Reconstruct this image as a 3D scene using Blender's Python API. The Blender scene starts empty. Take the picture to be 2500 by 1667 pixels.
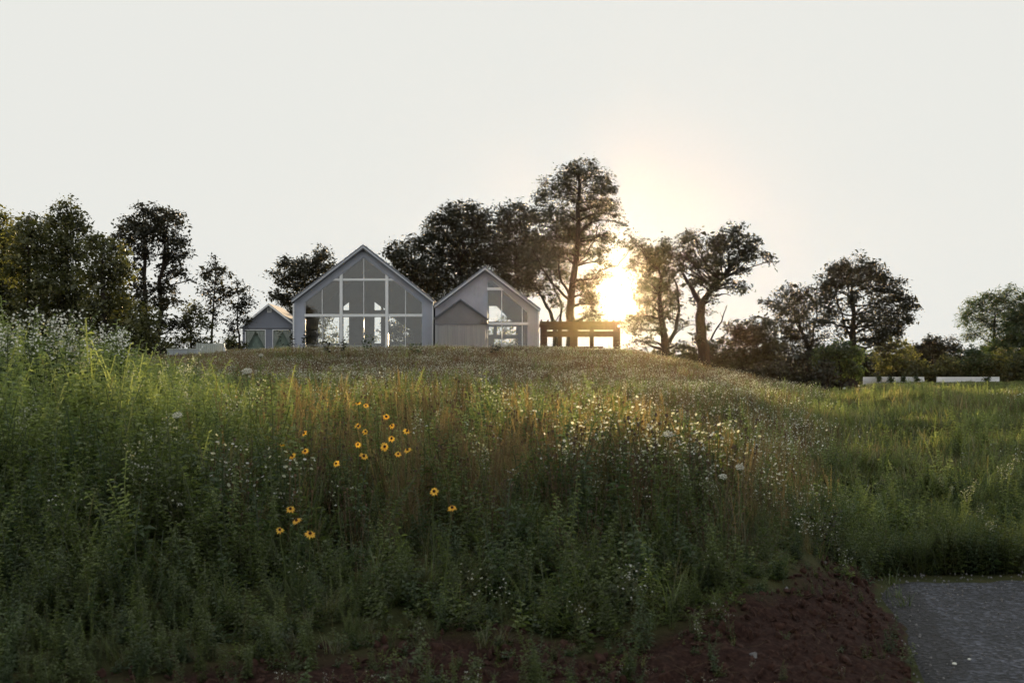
import bpy, bmesh, math
import numpy as np
from mathutils import Vector, noise as mnoise
from mathutils.geometry import delaunay_2d_cdt

sc = bpy.context.scene
C = sc.collection
rng = np.random.default_rng(7)
R = math.radians

# ------------------------------------------------------------------ camera
F = 3472.0          # focal length in photo pixels (50 mm on 36 mm, 2500 px wide)
HZ = 930.0          # horizon row in the photo
CAMZ = 1.6
cam = bpy.data.cameras.new('camera')
cam.lens = 50; cam.sensor_width = 36; cam.shift_y = (HZ - 833.5) / 2500
cam.clip_start = 0.05; cam.clip_end = 8000
cam.dof.use_dof = True; cam.dof.focus_distance = 80; cam.dof.aperture_fstop = 6.0
camo = bpy.data.objects.new('camera', cam); C.objects.link(camo)
camo.location = (0, 0, CAMZ); camo.rotation_euler = (R(90), 0, 0)
sc.camera = camo

# ------------------------------------------------------------------ sky and sun
SUN_EL, SUN_AZ = R(3.4), R(4.25)
w = bpy.data.worlds.new('World'); sc.world = w; w.use_nodes = True
nt = w.node_tree; bg = nt.nodes['Background']
sky = nt.nodes.new('ShaderNodeTexSky'); sky.sky_type = 'NISHITA'; sky.sun_disc = False
sky.sun_elevation = SUN_EL; sky.sun_rotation = SUN_AZ
sky.air_density = 0.8; sky.dust_density = 1.0
hs = nt.nodes.new('ShaderNodeHueSaturation'); hs.inputs['Saturation'].default_value = 0.45
nt.links.new(sky.outputs[0], hs.inputs['Color'])
mn = nt.nodes.new('ShaderNodeVectorMath'); mn.operation = 'MINIMUM'
mn.inputs[1].default_value = (.592, .597, .569)      # thin overcast: the bright half of the sky is evenly white
nt.links.new(hs.outputs[0], mn.inputs[0]); nt.links.new(mn.outputs[0], bg.inputs['Color'])
bg.inputs['Strength'].default_value = 0.15
ld = bpy.data.lights.new('sun', 'SUN'); ld.energy = 2.0; ld.angle = R(0.6); ld.color = (1.0, 0.72, 0.42)
lo = bpy.data.objects.new('sun', ld); C.objects.link(lo)
SDIR = Vector((math.sin(SUN_AZ) * math.cos(SUN_EL), math.cos(SUN_AZ) * math.cos(SUN_EL), math.sin(SUN_EL)))
lo.rotation_euler = SDIR.to_track_quat('Z', 'Y').to_euler()
sc.view_settings.view_transform = 'Standard'; sc.view_settings.look = 'None'
sc.view_settings.exposure = 3.2; sc.view_settings.gamma = 1.0
sc.render.engine = 'CYCLES'
cy = sc.cycles
cy.use_denoising = True
try: cy.denoiser = 'OPENIMAGEDENOISE'
except Exception: pass
cy.max_bounces = 7; cy.diffuse_bounces = 3; cy.glossy_bounces = 2; cy.transmission_bounces = 5
cy.transparent_max_bounces = 12; cy.volume_bounces = 0; cy.use_adaptive_sampling = False
cy.sample_clamp_indirect = 4.0; cy.caustics_reflective = False; cy.caustics_refractive = False

# ------------------------------------------------------------------ helpers
def P(px, py, Y): return Vector(((px - 1250) / F * Y, Y, CAMZ + (HZ - py) / F * Y))

def link(o, parent=None):
    C.objects.link(o)
    if parent is not None: o.parent = parent
    return o
def tag(o, label=None, cat=None, group=None, kind=None):
    if label: o['label'] = label
    if cat: o['category'] = cat
    if group: o['group'] = group
    if kind: o['kind'] = kind
    return o
def empty(name, loc, label, cat, group=None):
    o = bpy.data.objects.new(name, None); link(o); o.location = loc; o.empty_display_size = .2
    return tag(o, label, cat, group)

def npmesh(name, V, Fc, mats, mi=None, attrs=None, smooth=False):
    """V (n,3); Fc list of (m,k) int arrays"""
    me = bpy.data.meshes.new(name)
    V = np.asarray(V, dtype=np.float32)
    if not isinstance(Fc, list): Fc = [Fc]
    Fc = [np.asarray(f, dtype=np.int32) for f in Fc if len(f)]
    loops = np.concatenate([f.ravel() for f in Fc])
    sizes = np.concatenate([np.full(len(f), f.shape[1], dtype=np.int32) for f in Fc])
    starts = np.concatenate([[0], np.cumsum(sizes)[:-1]]).astype(np.int32)
    me.vertices.add(len(V)); me.vertices.foreach_set('co', V.ravel())
    me.loops.add(len(loops)); me.loops.foreach_set('vertex_index', loops)
    me.polygons.add(len(sizes)); me.polygons.foreach_set('loop_start', starts); me.polygons.foreach_set('loop_total', sizes)
    for m in (mats if isinstance(mats, (list, tuple)) else [mats]): me.materials.append(m)
    if mi is not None: me.polygons.foreach_set('material_index', np.asarray(mi, dtype=np.int32))
    if attrs:
        for k, a in attrs.items():
            at = me.attributes.new(k, 'FLOAT', 'POINT'); at.data.foreach_set('value', np.asarray(a, dtype=np.float32))
    me.update(calc_edges=True)
    if smooth: me.polygons.foreach_set('use_smooth', np.ones(len(sizes), dtype=bool))
    me.validate()
    return me

class MB:
    """collects boxes, plates and tubes, builds ONE mesh object"""
    def __init__(s): s.V = []; s.F = []; s.n = 0
    def add(s, V, F_):
        for f in F_: s.F.append([i + s.n for i in f])
        s.V += [tuple(v) for v in V]; s.n += len(V)
    def box(s, x0, x1, y0, y1, z0, z1):
        V = [(x, y, z) for z in (z0, z1) for y in (y0, y1) for x in (x0, x1)]
        s.add(V, [(0, 2, 3, 1), (4, 5, 7, 6), (0, 1, 5, 4), (2, 6, 7, 3), (0, 4, 6, 2), (1, 3, 7, 5)]); return s
    def plate(s, outer, y0, y1, holes=()):
        """polygon in (x,z) with holes, extruded from y0 to y1"""
        polys = [[Vector((a, b)) for a, b in q] for q in [outer, *holes]]
        flat = [v for q in polys for v in q]
        edges, k = [], 0
        for q in polys:
            edges.append(list(range(k, k + len(q)))); k += len(q)
        if holes:
            cv, _, cf, *_r = delaunay_2d_cdt(flat, [], edges, 2, 1e-6)
        else:
            cv, cf = flat, [tuple(range(len(flat)))]
        m = len(cv)
        Vp = [(v.x, y0, v.y) for v in cv] + [(v.x, y1, v.y) for v in cv]
        s.add(Vp, [tuple(t) for t in cf] + [tuple(i + m for i in reversed(t)) for t in cf])
        n = len(flat)
        V = [(v.x, y0, v.y) for v in flat] + [(v.x, y1, v.y) for v in flat]
        Fs = []
        k = 0
        for q in polys:
            m = len(q)
            for i in range(m):
                a, b = k + i, k + (i + 1) % m
                Fs.append((a, b, b + n, a + n))
            k += m
        s.add(V, Fs); return s
    def tube(s, pts, rad, sides=6):
        V, Fs = tube(pts, rad, sides); s.add([tuple(v) for v in V], [tuple(f) for f in Fs]); return s
    def build(s, name, mat, parent=None, origin=(0, 0, 0), smooth=False):
        o_ = Vector(origin)
        me = bpy.data.meshes.new(name)
        me.from_pydata([tuple(Vector(v) - o_) for v in s.V], [], s.F)
        me.materials.append(mat); me.update()
        bm = bmesh.new(); bm.from_mesh(me); bmesh.ops.remove_doubles(bm, verts=bm.verts, dist=1e-5); bmesh.ops.recalc_face_normals(bm, faces=bm.faces); bm.to_mesh(me); bm.free()
        if smooth:
            for p in me.polygons: p.use_smooth = True
        o = bpy.data.objects.new(name, me); link(o, parent)
        if parent is None: o.location = o_
        return o

def tube(pts, rad, sides=6):
    pts = np.asarray([tuple(p) for p in pts], float); n = len(pts)
    rad = np.broadcast_to(np.asarray(rad, float), (n,))
    d = np.gradient(pts, axis=0); d /= np.linalg.norm(d, axis=1, keepdims=True) + 1e-9
    up = np.array([0.13, 0.97, 0.21]); a = np.cross(d, up); a /= np.linalg.norm(a, axis=1, keepdims=True) + 1e-9
    b = np.cross(d, a)
    th = np.arange(sides) / sides * 2 * np.pi
    V = pts[:, None, :] + rad[:, None, None] * (np.cos(th)[None, :, None] * a[:, None, :] + np.sin(th)[None, :, None] * b[:, None, :])
    V = V.reshape(-1, 3)
    i = np.arange(n - 1)[:, None] * sides; j = np.arange(sides)[None, :]; jn = (j + 1) % sides
    Fs = np.stack([i + j, i + jn, i + jn + sides, i + j + sides], -1).reshape(-1, 4)
    return V, Fs

# ------------------------------------------------------------------ materials
def newmat(name):
    m = bpy.data.materials.new(name); m.use_nodes = True
    nt = m.node_tree; nt.nodes.clear()
    out = nt.nodes.new('ShaderNodeOutputMaterial')
    return m, nt, out
def N(nt, t, **kw):
    n = nt.nodes.new(t)
    for k, v in kw.items():
        if k in n.inputs.keys(): n.inputs[k].default_value = v
        else: setattr(n, k, v)
    return n
def ramp(nt, fac, stops):
    r = nt.nodes.new('ShaderNodeValToRGB')
    e = r.color_ramp.elements
    while len(e) < len(stops): e.new(0.5)
    for q, (p, c) in zip(e, stops): q.position = p; q.color = (*c, 1)
    nt.links.new(fac, r.inputs[0]); return r.outputs[0]

def surf(name, c1, c2=None, scale=6, rough=.7, bump=0, bscale=40, metal=0, stretch=(1, 1, 1), spec=.3):
    m, nt, out = newmat(name)
    b = N(nt, 'ShaderNodeBsdfPrincipled', Roughness=rough, Metallic=metal)
    b.inputs['Specular IOR Level'].default_value = spec
    tc = N(nt, 'ShaderNodeTexCoord'); mp = N(nt, 'ShaderNodeMapping', Scale=stretch)
    nt.links.new(tc.outputs['Object'], mp.inputs[0])
    nz = N(nt, 'ShaderNodeTexNoise', Scale=scale, Detail=6.0, Roughness=.6); nt.links.new(mp.outputs[0], nz.inputs['Vector'])
    nt.links.new(ramp(nt, nz.outputs[0], [(.3, c1), (.7, c2 or c1)]), b.inputs['Base Color'])
    if bump:
        n2 = N(nt, 'ShaderNodeTexNoise', Scale=bscale, Detail=5.0); nt.links.new(mp.outputs[0], n2.inputs['Vector'])
        bp = N(nt, 'ShaderNodeBump', Strength=bump, Distance=.02); nt.links.new(n2.outputs[0], bp.inputs['Height'])
        nt.links.new(bp.outputs[0], b.inputs['Normal'])
    nt.links.new(b.outputs[0], out.inputs[0]); return m

def leafmat(name, c1, c2, c3, attr='tint', inst=True, trans=.45, sheen=.05):
    """thin leaf: diffuse + translucent; the tone follows a per-plant tint plus a per-leaf variation"""
    m, nt, out = newmat(name)
    at = N(nt, 'ShaderNodeAttribute', attribute_name=attr, attribute_type='INSTANCER' if inst else 'GEOMETRY')
    fac = at.outputs['Fac']
    if inst:
        a2 = N(nt, 'ShaderNodeAttribute', attribute_name='var', attribute_type='GEOMETRY')
        ad = N(nt, 'ShaderNodeMath', operation='MULTIPLY_ADD'); ad.inputs[1].default_value = .5
        nt.links.new(a2.outputs['Fac'], ad.inputs[0])
        ml = N(nt, 'ShaderNodeMath', operation='MULTIPLY'); ml.inputs[1].default_value = .6
        nt.links.new(fac, ml.inputs[0]); nt.links.new(ml.outputs[0], ad.inputs[2]); fac = ad.outputs[0]
    col = ramp(nt, fac, [(.0, c1), (.5, c2), (1., c3)])
    d = N(nt, 'ShaderNodeBsdfDiffuse'); t = N(nt, 'ShaderNodeBsdfTranslucent'); mx = N(nt, 'ShaderNodeMixShader'); mx.inputs[0].default_value = trans
    tcg = N(nt, 'ShaderNodeMix', data_type='RGBA', blend_type='MULTIPLY'); tcg.inputs[0].default_value = 1; tcg.inputs[7].default_value = (1.2, 1.25, .85, 1)
    nt.links.new(col, tcg.inputs[6])
    nt.links.new(col, d.inputs[0]); nt.links.new(tcg.outputs[2], t.inputs[0])
    nt.links.new(d.outputs[0], mx.inputs[1]); nt.links.new(t.outputs[0], mx.inputs[2])
    g = N(nt, 'ShaderNodeBsdfGlossy', Roughness=.45); m2 = N(nt, 'ShaderNodeMixShader'); m2.inputs[0].default_value = sheen
    g.inputs[0].default_value = (.8, .8, .8, 1)
    nt.links.new(mx.outputs[0], m2.inputs[1]); nt.links.new(g.outputs[0], m2.inputs[2]); nt.links.new(m2.outputs[0], out.inputs[0])
    return m

M = {}
M['bark'] = surf('bark', (.014, .011, .009), (.035, .026, .02), scale=9, rough=.95, bump=.8, stretch=(1, 1, .25))
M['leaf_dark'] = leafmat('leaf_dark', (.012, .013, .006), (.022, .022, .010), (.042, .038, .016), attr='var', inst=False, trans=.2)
M['leaf_olive'] = leafmat('leaf_olive', (.03, .036, .012), (.075, .08, .024), (.17, .16, .045), attr='var', inst=False, trans=.4)
M['leaf_green'] = leafmat('leaf_green', (.02, .035, .012), (.045, .07, .02), (.10, .13, .035), attr='var', inst=False, trans=.4)
M['g_lush'] = leafmat('weed_leaf', (.030, .043, .015), (.125, .158, .052), (.34, .39, .15), trans=.5)
M['g_blue'] = leafmat('weed_leaf_bluish', (.028, .048, .022), (.08, .115, .05), (.17, .22, .10))
M['g_olive'] = leafmat('grass_blade', (.045, .047, .018), (.12, .115, .048), (.25, .235, .10))
M['g_dry'] = leafmat('dry_blade', (.10, .065, .03), (.22, .155, .07), (.38, .29, .14))
M['g_brown'] = leafmat('brown_stem', (.04, .024, .012), (.115, .062, .028), (.20, .11, .05), trans=.1)
M['petal_white'] = leafmat('white_petal', (.5, .5, .48), (.6, .6, .57), (.7, .7, .66), trans=.4)
M['petal_cream'] = leafmat('cream_plume', (.26, .27, .22), (.35, .36, .30), (.45, .45, .38), trans=.4)
M['petal_gold'] = leafmat('golden_petal', (.78, .36, .012), (.88, .46, .02), (.92, .56, .03), attr='var', inst=False, trans=.45)
M['cone'] = surf('flower_cone', (.03, .012, .006), (.05, .02, .01), rough=.9)
M['stem'] = surf('flower_stem', (.05, .075, .02), (.08, .10, .03), rough=.7)
M['umbel'] = surf('umbel_white', (.55, .55, .50), (.68, .68, .62), rough=.9)

# ------------------------------------------------------------------ terrain
TY = np.array([0, 4, 6, 7, 8.5, 10, 12, 14, 17, 21, 26, 32, 40, 50, 60, 72, 85, 92, 100, 115, 140, 200, 400], float)
TC = {
 -900: [0, 0, .05, .2, .45, .7, 1.0, 1.2, 1.4, 1.5, 1.6, 1.7, 1.85, 2.0, 2.3, 2.6, 2.8, 2.9, 3.0, 2.9, 2.5, 1.5, 0],
 0:    [0, 0, .02, .14, .34, .56, .85, 1.0, 1.12, 1.2, 1.28, 1.4, 1.55, 1.8, 2.1, 2.5, 2.8, 2.95, 3.1, 3.0, 2.6, 1.5, 0],
 300:  [0, 0, .0, .12, .32, .52, .78, .92, 1.02, 1.08, 1.14, 1.22, 1.35, 1.6, 2.0, 2.5, 2.95, 3.1, 3.2, 3.1, 2.7, 1.5, 0],
 600:  [0, 0, .0, .12, .32, .50, .70, .80, .88, .95, 1.0, 1.08, 1.2, 1.5, 2.1, 2.85, 3.32, 3.42, 3.42, 3.3, 2.8, 1.5, 0],
 900:  [0, 0, .0, .12, .33, .52, .70, .78, .84, .88, .92, 1.0, 1.12, 1.45, 2.15, 2.95, 3.42, 3.46, 3.46, 3.4, 2.9, 1.5, 0],
 1250: [0, 0, .0, .12, .36, .57, .72, .78, .80, .82, .86, .94, 1.1, 1.45, 2.15, 2.95, 3.42, 3.46, 3.46, 3.4, 2.9, 1.4, 0],
 1500: [0, 0, .0, .12, .40, .62, .74, .74, .72, .74, .80, .90, 1.05, 1.35, 2.0, 2.85, 3.3, 3.34, 3.3, 3.0, 2.3, 1.0, 0],
 1620: [0, 0, .0, .13, .43, .66, .74, .66, .50, .46, .60, .88, 1.0, 1.25, 1.75, 2.4, 2.85, 2.9, 2.8, 2.3, 1.6, .7, 0],
 1750: [0, 0, .0, .14, .42, .62, .64, .46, .24, .24, .42, .82, .95, 1.12, 1.4, 1.8, 2.05, 2.0, 1.8, 1.4, 1.0, .4, 0],
 1850: [0, 0, .0, .13, .37, .54, .52, .30, .10, .14, .34, .74, .85, .98, 1.12, 1.3, 1.35, 1.25, 1.1, 1.0, .8, .3, 0],
 1950: [0, 0, .0, .11, .29, .42, .36, .12, .02, .10, .30, .64, .76, .86, .94, .95, .85, .8, .8, .8, .7, .2, 0],
 2050: [0, 0, .0, .08, .16, .20, .10, .02, .0, .10, .28, .60, .72, .78, .76, .70, .75, .75, .8, .9, .8, .2, 0],
 2150: [0, 0, .0, .04, .05, .01, .0, .0, .02, .12, .30, .50, .71, .78, .76, .72, .80, 1.0, 1.2, 1.35, 1.3, .4, 0],
 2250: [0, 0, .0, .0, .0, .0, .0, .0, .04, .15, .33, .52, .73, .79, .78, .76, .86, 1.05, 1.25, 1.42, 1.4, .5, 0],
 2500: [0, 0, .0, .0, .0, .0, .0, .0, .06, .20, .40, .60, .80, .86, .85, .82, .90, 1.08, 1.28, 1.45, 1.5, .6, 0],
 3400: [0, 0, .0, .0, .0, .0, .0, .05, .2, .42, .65, .85, 1.0, 1.1, 1.1, 1.1, 1.1, 1.2, 1.4, 1.5, 1.5, .6, 0],
}
TPX = np.array(sorted(TC), float); TU = (TPX - 1250) / F
TZ = np.array([TC[int(k)] for k in TPX])
_k = np.random.default_rng(3)
_W = [(_k.normal(0, 1, 2), _k.uniform(0, 6.28)) for _ in range(24)]
def snoise(x, y, freq, seed=0):
    """cheap smooth noise in about [-1,1]"""
    s = 0
    for i in range(6):
        (d, ph) = _W[(i + seed * 5) % 24]
        f = freq * (1.0 + .37 * i)
        s = s + np.sin(x * d[0] * f + y * d[1] * f + ph + seed) * np.sin(x * d[1] * f * .71 - y * d[0] * f * .83 + ph * 2)
    return s / 2.4
def _smooth_idx(v, grid):
    i = np.clip(np.searchsorted(grid, v) - 1, 0, len(grid) - 2)
    t = np.clip((v - grid[i]) / (grid[i + 1] - grid[i]), 0, 1)
    return i, t
def _cr(p0, p1, p2, p3, t):
    return p1 + .5 * t * (p2 - p0 + t * (2 * p0 - 5 * p1 + 4 * p2 - p3 + t * (3 * (p1 - p2) + p3 - p0)))
def ground(x, y):
    x = np.asarray(x, float); y = np.asarray(y, float)
    u = x / np.maximum(y, 5.0)
    yc = np.clip(y, 0, 399)
    i, t = _smooth_idx(yc, TY); j, s = _smooth_idx(u, TU); s = s * s * (3 - 2 * s)
    def zc(jj):
        jj = np.clip(jj, 0, len(TU) - 1)
        g = lambda ii: TZ[jj, np.clip(ii, 0, len(TY) - 1)]
        a = g(i) * (1 - t) + g(i + 1) * t
        b = _cr(g(i - 1), g(i), g(i + 1), g(i + 2), t)
        return .35 * a + .65 * b
    z = zc(j) * (1 - s) + zc(j + 1) * s
    amp = np.clip((z - .02) * 4, 0, 1)
    rf = np.clip((u - .20) / .05, 0, 1) * np.clip((y - 14) / 6, 0, 1) * np.clip((110 - y) / 40, 0, 1)
    z = z + rf * (.20 * snoise(x, y, .33, 2) + .10 * snoise(x, y, .8, 1))
    z = z + amp * (.035 * snoise(x, y, .9, 1) * np.clip(y / 12, .4, 1.6) + .018 * snoise(x, y, 3.1, 2))
    return z
TOE = np.array([(-30, 2.0), (-10, 4.4), (-3, 5.2), (.4, 5.9), (1.6, 6.7), (2.13, 7.54), (2.53, 9.75), (2.72, 11.0), (3.0, 11.62), (4.2, 11.78), (8, 11.9), (20, 12.0), (60, 12.0)])
TOE_Y = TOE[:, 1]
def road_far(x): return np.interp(x, TOE[:, 0], TOE[:, 1])     # the road lies nearer the camera than this line
def soilness(x, y):
    """1 = bare red earth, 0 = fully grown"""
    px = 1250 + F * x / y; z = ground(x, y); py = HZ - (z - CAMZ) * F / y
    pb = np.interp(px, [0, 600, 900, 1200, 1450, 1600, 1750, 1850, 1950, 2040, 2150, 2300], [1700, 1630, 1570, 1550, 1580, 1560, 1520, 1470, 1410, 1365, 1385, 1395])
    s = np.clip((py - pb) / 90 + .5 + .5 * snoise(x, y, 2.2, 3), 0, 1)
    return np.where((y < 13) & (x < 2.95), s, 0)

nr, ncl = 430, 460
rows = np.concatenate([np.linspace(-60, 3, 12), np.geomspace(3.3, 15, 170), np.geomspace(15.1, 130, 200), np.geomspace(134, 4000, 48)])
tt = np.linspace(-1, 1, ncl); tx = .3 * tt + .7 * tt ** 3
GX = np.sqrt(20 ** 2 + (.95 * rows) ** 2)[:, None] * tx[None, :]
GY = np.repeat(rows[:, None], ncl, 1)
GZ = ground(GX, GY)
so = soilness(GX, np.maximum(GY, 4)) * (GY > 4) * (GZ > .015)
GZ = GZ + so * (.020 * snoise(GX, GY, 9, 1) + .012 * snoise(GX, GY, 17, 2) + .022 * np.abs(snoise(GX, GY, 4, 3)))
V = np.stack([GX, GY, GZ], -1).reshape(-1, 3)
ii = np.arange(len(rows) - 1)[:, None] * ncl + np.arange(ncl - 1)[None, :]
FQ = np.stack([ii, ii + 1, ii + ncl + 1, ii + ncl], -1).reshape(-1, 4)
m, nt, out = newmat('meadow_ground')
b = N(nt, 'ShaderNodeBsdfPrincipled', Roughness=.95); b.inputs['Specular IOR Level'].default_value = .1
tc = N(nt, 'ShaderNodeTexCoord')
n1 = N(nt, 'ShaderNodeTexNoise', Scale=3.0, Detail=10.0, Roughness=.7); n2 = N(nt, 'ShaderNodeTexNoise', Scale=28.0, Detail=6.0, Roughness=.7)
n3 = N(nt, 'ShaderNodeTexNoise', Scale=.35, Detail=6.0)
for q in (n1, n2, n3): nt.links.new(tc.outputs['Object'], q.inputs['Vector'])
soil = ramp(nt, n2.outputs[0], [(.3, (.014, .006, .005)), (.52, (.030, .014, .011)), (.75, (.075, .042, .032))])
turf = ramp(nt, n1.outputs[0], [(.3, (.022, .026, .010)), (.55, (.045, .048, .018)), (.75, (.075, .06, .028))])
at = N(nt, 'ShaderNodeAttribute', attribute_name='soil')
mx = N(nt, 'ShaderNodeMix', data_type='RGBA'); nt.links.new(at.outputs['Fac'], mx.inputs[0]); nt.links.new(turf, mx.inputs[6]); nt.links.new(soil, mx.inputs[7])
nt.links.new(mx.outputs[2], b.inputs['Base Color'])
bp = N(nt, 'ShaderNodeBump', Strength=.9, Distance=.03); nt.links.new(n2.outputs[0], bp.inputs['Height']); nt.links.new(bp.outputs[0], b.inputs['Normal'])
nt.links.new(b.outputs[0], out.inputs[0]); M['ground'] = m
og = bpy.data.objects.new('ground', npmesh('ground', V, FQ, m, attrs={'soil': so.reshape(-1)}, smooth=True)); link(og)
tag(og, 'meadow ground rising from the road to the hilltop', 'ground', kind='structure')

# road: worn dark asphalt sheet 4 mm proud of the flat ground
m, nt, out = newmat('asphalt')
b = N(nt, 'ShaderNodeBsdfPrincipled', Roughness=.8); b.inputs['Specular IOR Level'].default_value = .35
tc = N(nt, 'ShaderNodeTexCoord')
n1 = N(nt, 'ShaderNodeTexNoise', Scale=1.3, Detail=6.0, Roughness=.6); n2 = N(nt, 'ShaderNodeTexVoronoi', Scale=38.0); n3 = N(nt, 'ShaderNodeTexNoise', Scale=90.0, Detail=3.0)
for q in (n1, n2, n3): nt.links.new(tc.outputs['Object'], q.inputs['Vector'])
base = ramp(nt, n1.outputs[0], [(.3, (.014, .016, .022)), (.7, (.042, .045, .056))])
agg = ramp(nt, n2.outputs['Color'], [(.15, (.25, .25, .26)), (.6, (1.1, 1.1, 1.15)), (.92, (3.6, 3.5, 3.6))])
mx = N(nt, 'ShaderNodeMix', data_type='RGBA', blend_type='MULTIPLY'); mx.inputs[0].default_value = 1
nt.links.new(base, mx.inputs[6]); nt.links.new(agg, mx.inputs[7])
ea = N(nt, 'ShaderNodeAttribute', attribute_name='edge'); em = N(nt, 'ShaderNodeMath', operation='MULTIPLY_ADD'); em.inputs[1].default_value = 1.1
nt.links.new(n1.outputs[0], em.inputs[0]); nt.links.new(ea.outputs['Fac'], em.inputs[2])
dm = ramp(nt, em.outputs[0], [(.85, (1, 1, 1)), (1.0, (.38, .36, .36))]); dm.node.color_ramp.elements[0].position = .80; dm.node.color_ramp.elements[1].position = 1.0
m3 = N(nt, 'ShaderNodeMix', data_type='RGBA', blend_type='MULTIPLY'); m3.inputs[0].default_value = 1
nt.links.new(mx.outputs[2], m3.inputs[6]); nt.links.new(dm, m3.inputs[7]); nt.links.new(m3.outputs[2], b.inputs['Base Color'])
bp = N(nt, 'ShaderNodeBump', Strength=1.0, Distance=.03); nt.links.new(n2.outputs['Distance'], bp.inputs['Height']); nt.links.new(bp.outputs[0], b.inputs['Normal'])
nt.links.new(b.outputs[0], out.inputs[0]); M['asphalt'] = m
xs = np.concatenate([np.linspace(-30, -1, 30), np.linspace(-.8, 5, 120), np.linspace(5.5, 60, 60)])
far = road_far(xs) - .12 - .04 * np.sin(xs * 7.3) - .03 * np.sin(xs * 17.1)
fr = np.linspace(0, 1, 24)
RY = -20 + (far[None, :] + 20) * fr[:, None] ** .35
RX = np.repeat(xs[None, :], 24, 0)
RV = np.stack([RX, RY, np.full_like(RX, .018)], -1)
RV[-1, :, 2] = -.02
_tx = np.interp(RY, [2, 5.9, 7.54, 9.75, 11, 12], [-10, .4, 2.13, 2.53, 2.72, 3.1]); REDGE = np.clip(.9 - (RX - _tx - .1) / .45, 0, .9)  # the bank's shade painted into the road colour along its left edge
ii = np.arange(23)[:, None] * len(xs) + np.arange(len(xs) - 1)[None, :]
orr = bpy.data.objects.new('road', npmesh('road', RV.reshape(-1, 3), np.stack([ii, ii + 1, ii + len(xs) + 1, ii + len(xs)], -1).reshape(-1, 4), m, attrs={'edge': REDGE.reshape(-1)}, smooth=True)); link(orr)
tag(orr, 'dark worn asphalt road below the earth bank', 'road', kind='structure')

# ------------------------------------------------------------------ trees
def gz(x, y): return float(ground(np.array([x]), np.array([y]))[0])

def leaves(cent, L, W, droop=.25, r=rng):
    n = len(cent)
    d = r.normal(0, 1, (n, 3)); d[:, 2] = d[:, 2] * .6 - droop; d /= np.linalg.norm(d, axis=1, keepdims=True)
    s = np.cross(d, r.normal(0, 1, (n, 3))); s /= np.linalg.norm(s, axis=1, keepdims=True)
    q_ = np.exp(r.normal(-.05, .38, (n, 1))); l = L * q_; w_ = W * q_ * r.uniform(.7, 1.3, (n, 1))
    bend = np.cross(d, s) * l * r.uniform(-.2, .2, (n, 1))
    v = np.stack([cent, cent + d * l * .45 + s * w_ * .5 + bend, cent + d * l, cent + d * l * .45 - s * w_ * .5 + bend], 1)
    return v.reshape(-1, 3), np.arange(4 * n).reshape(-1, 4)

def curve(a, b, n=6, sag=.12, r=rng):
    a = np.array(a, float); b = np.array(b, float); t = np.linspace(0, 1, n)[:, None]
    L = np.linalg.norm(b - a); off = r.normal(0, 1, 3) * L * sag; off2 = r.normal(0, 1, 3) * L * sag * .5
    return a + (b - a) * t + off * np.sin(np.pi * t) + off2 * np.sin(2 * np.pi * t) + np.array([0, 0, 1]) * L * .08 * np.sin(np.pi * t)

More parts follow.
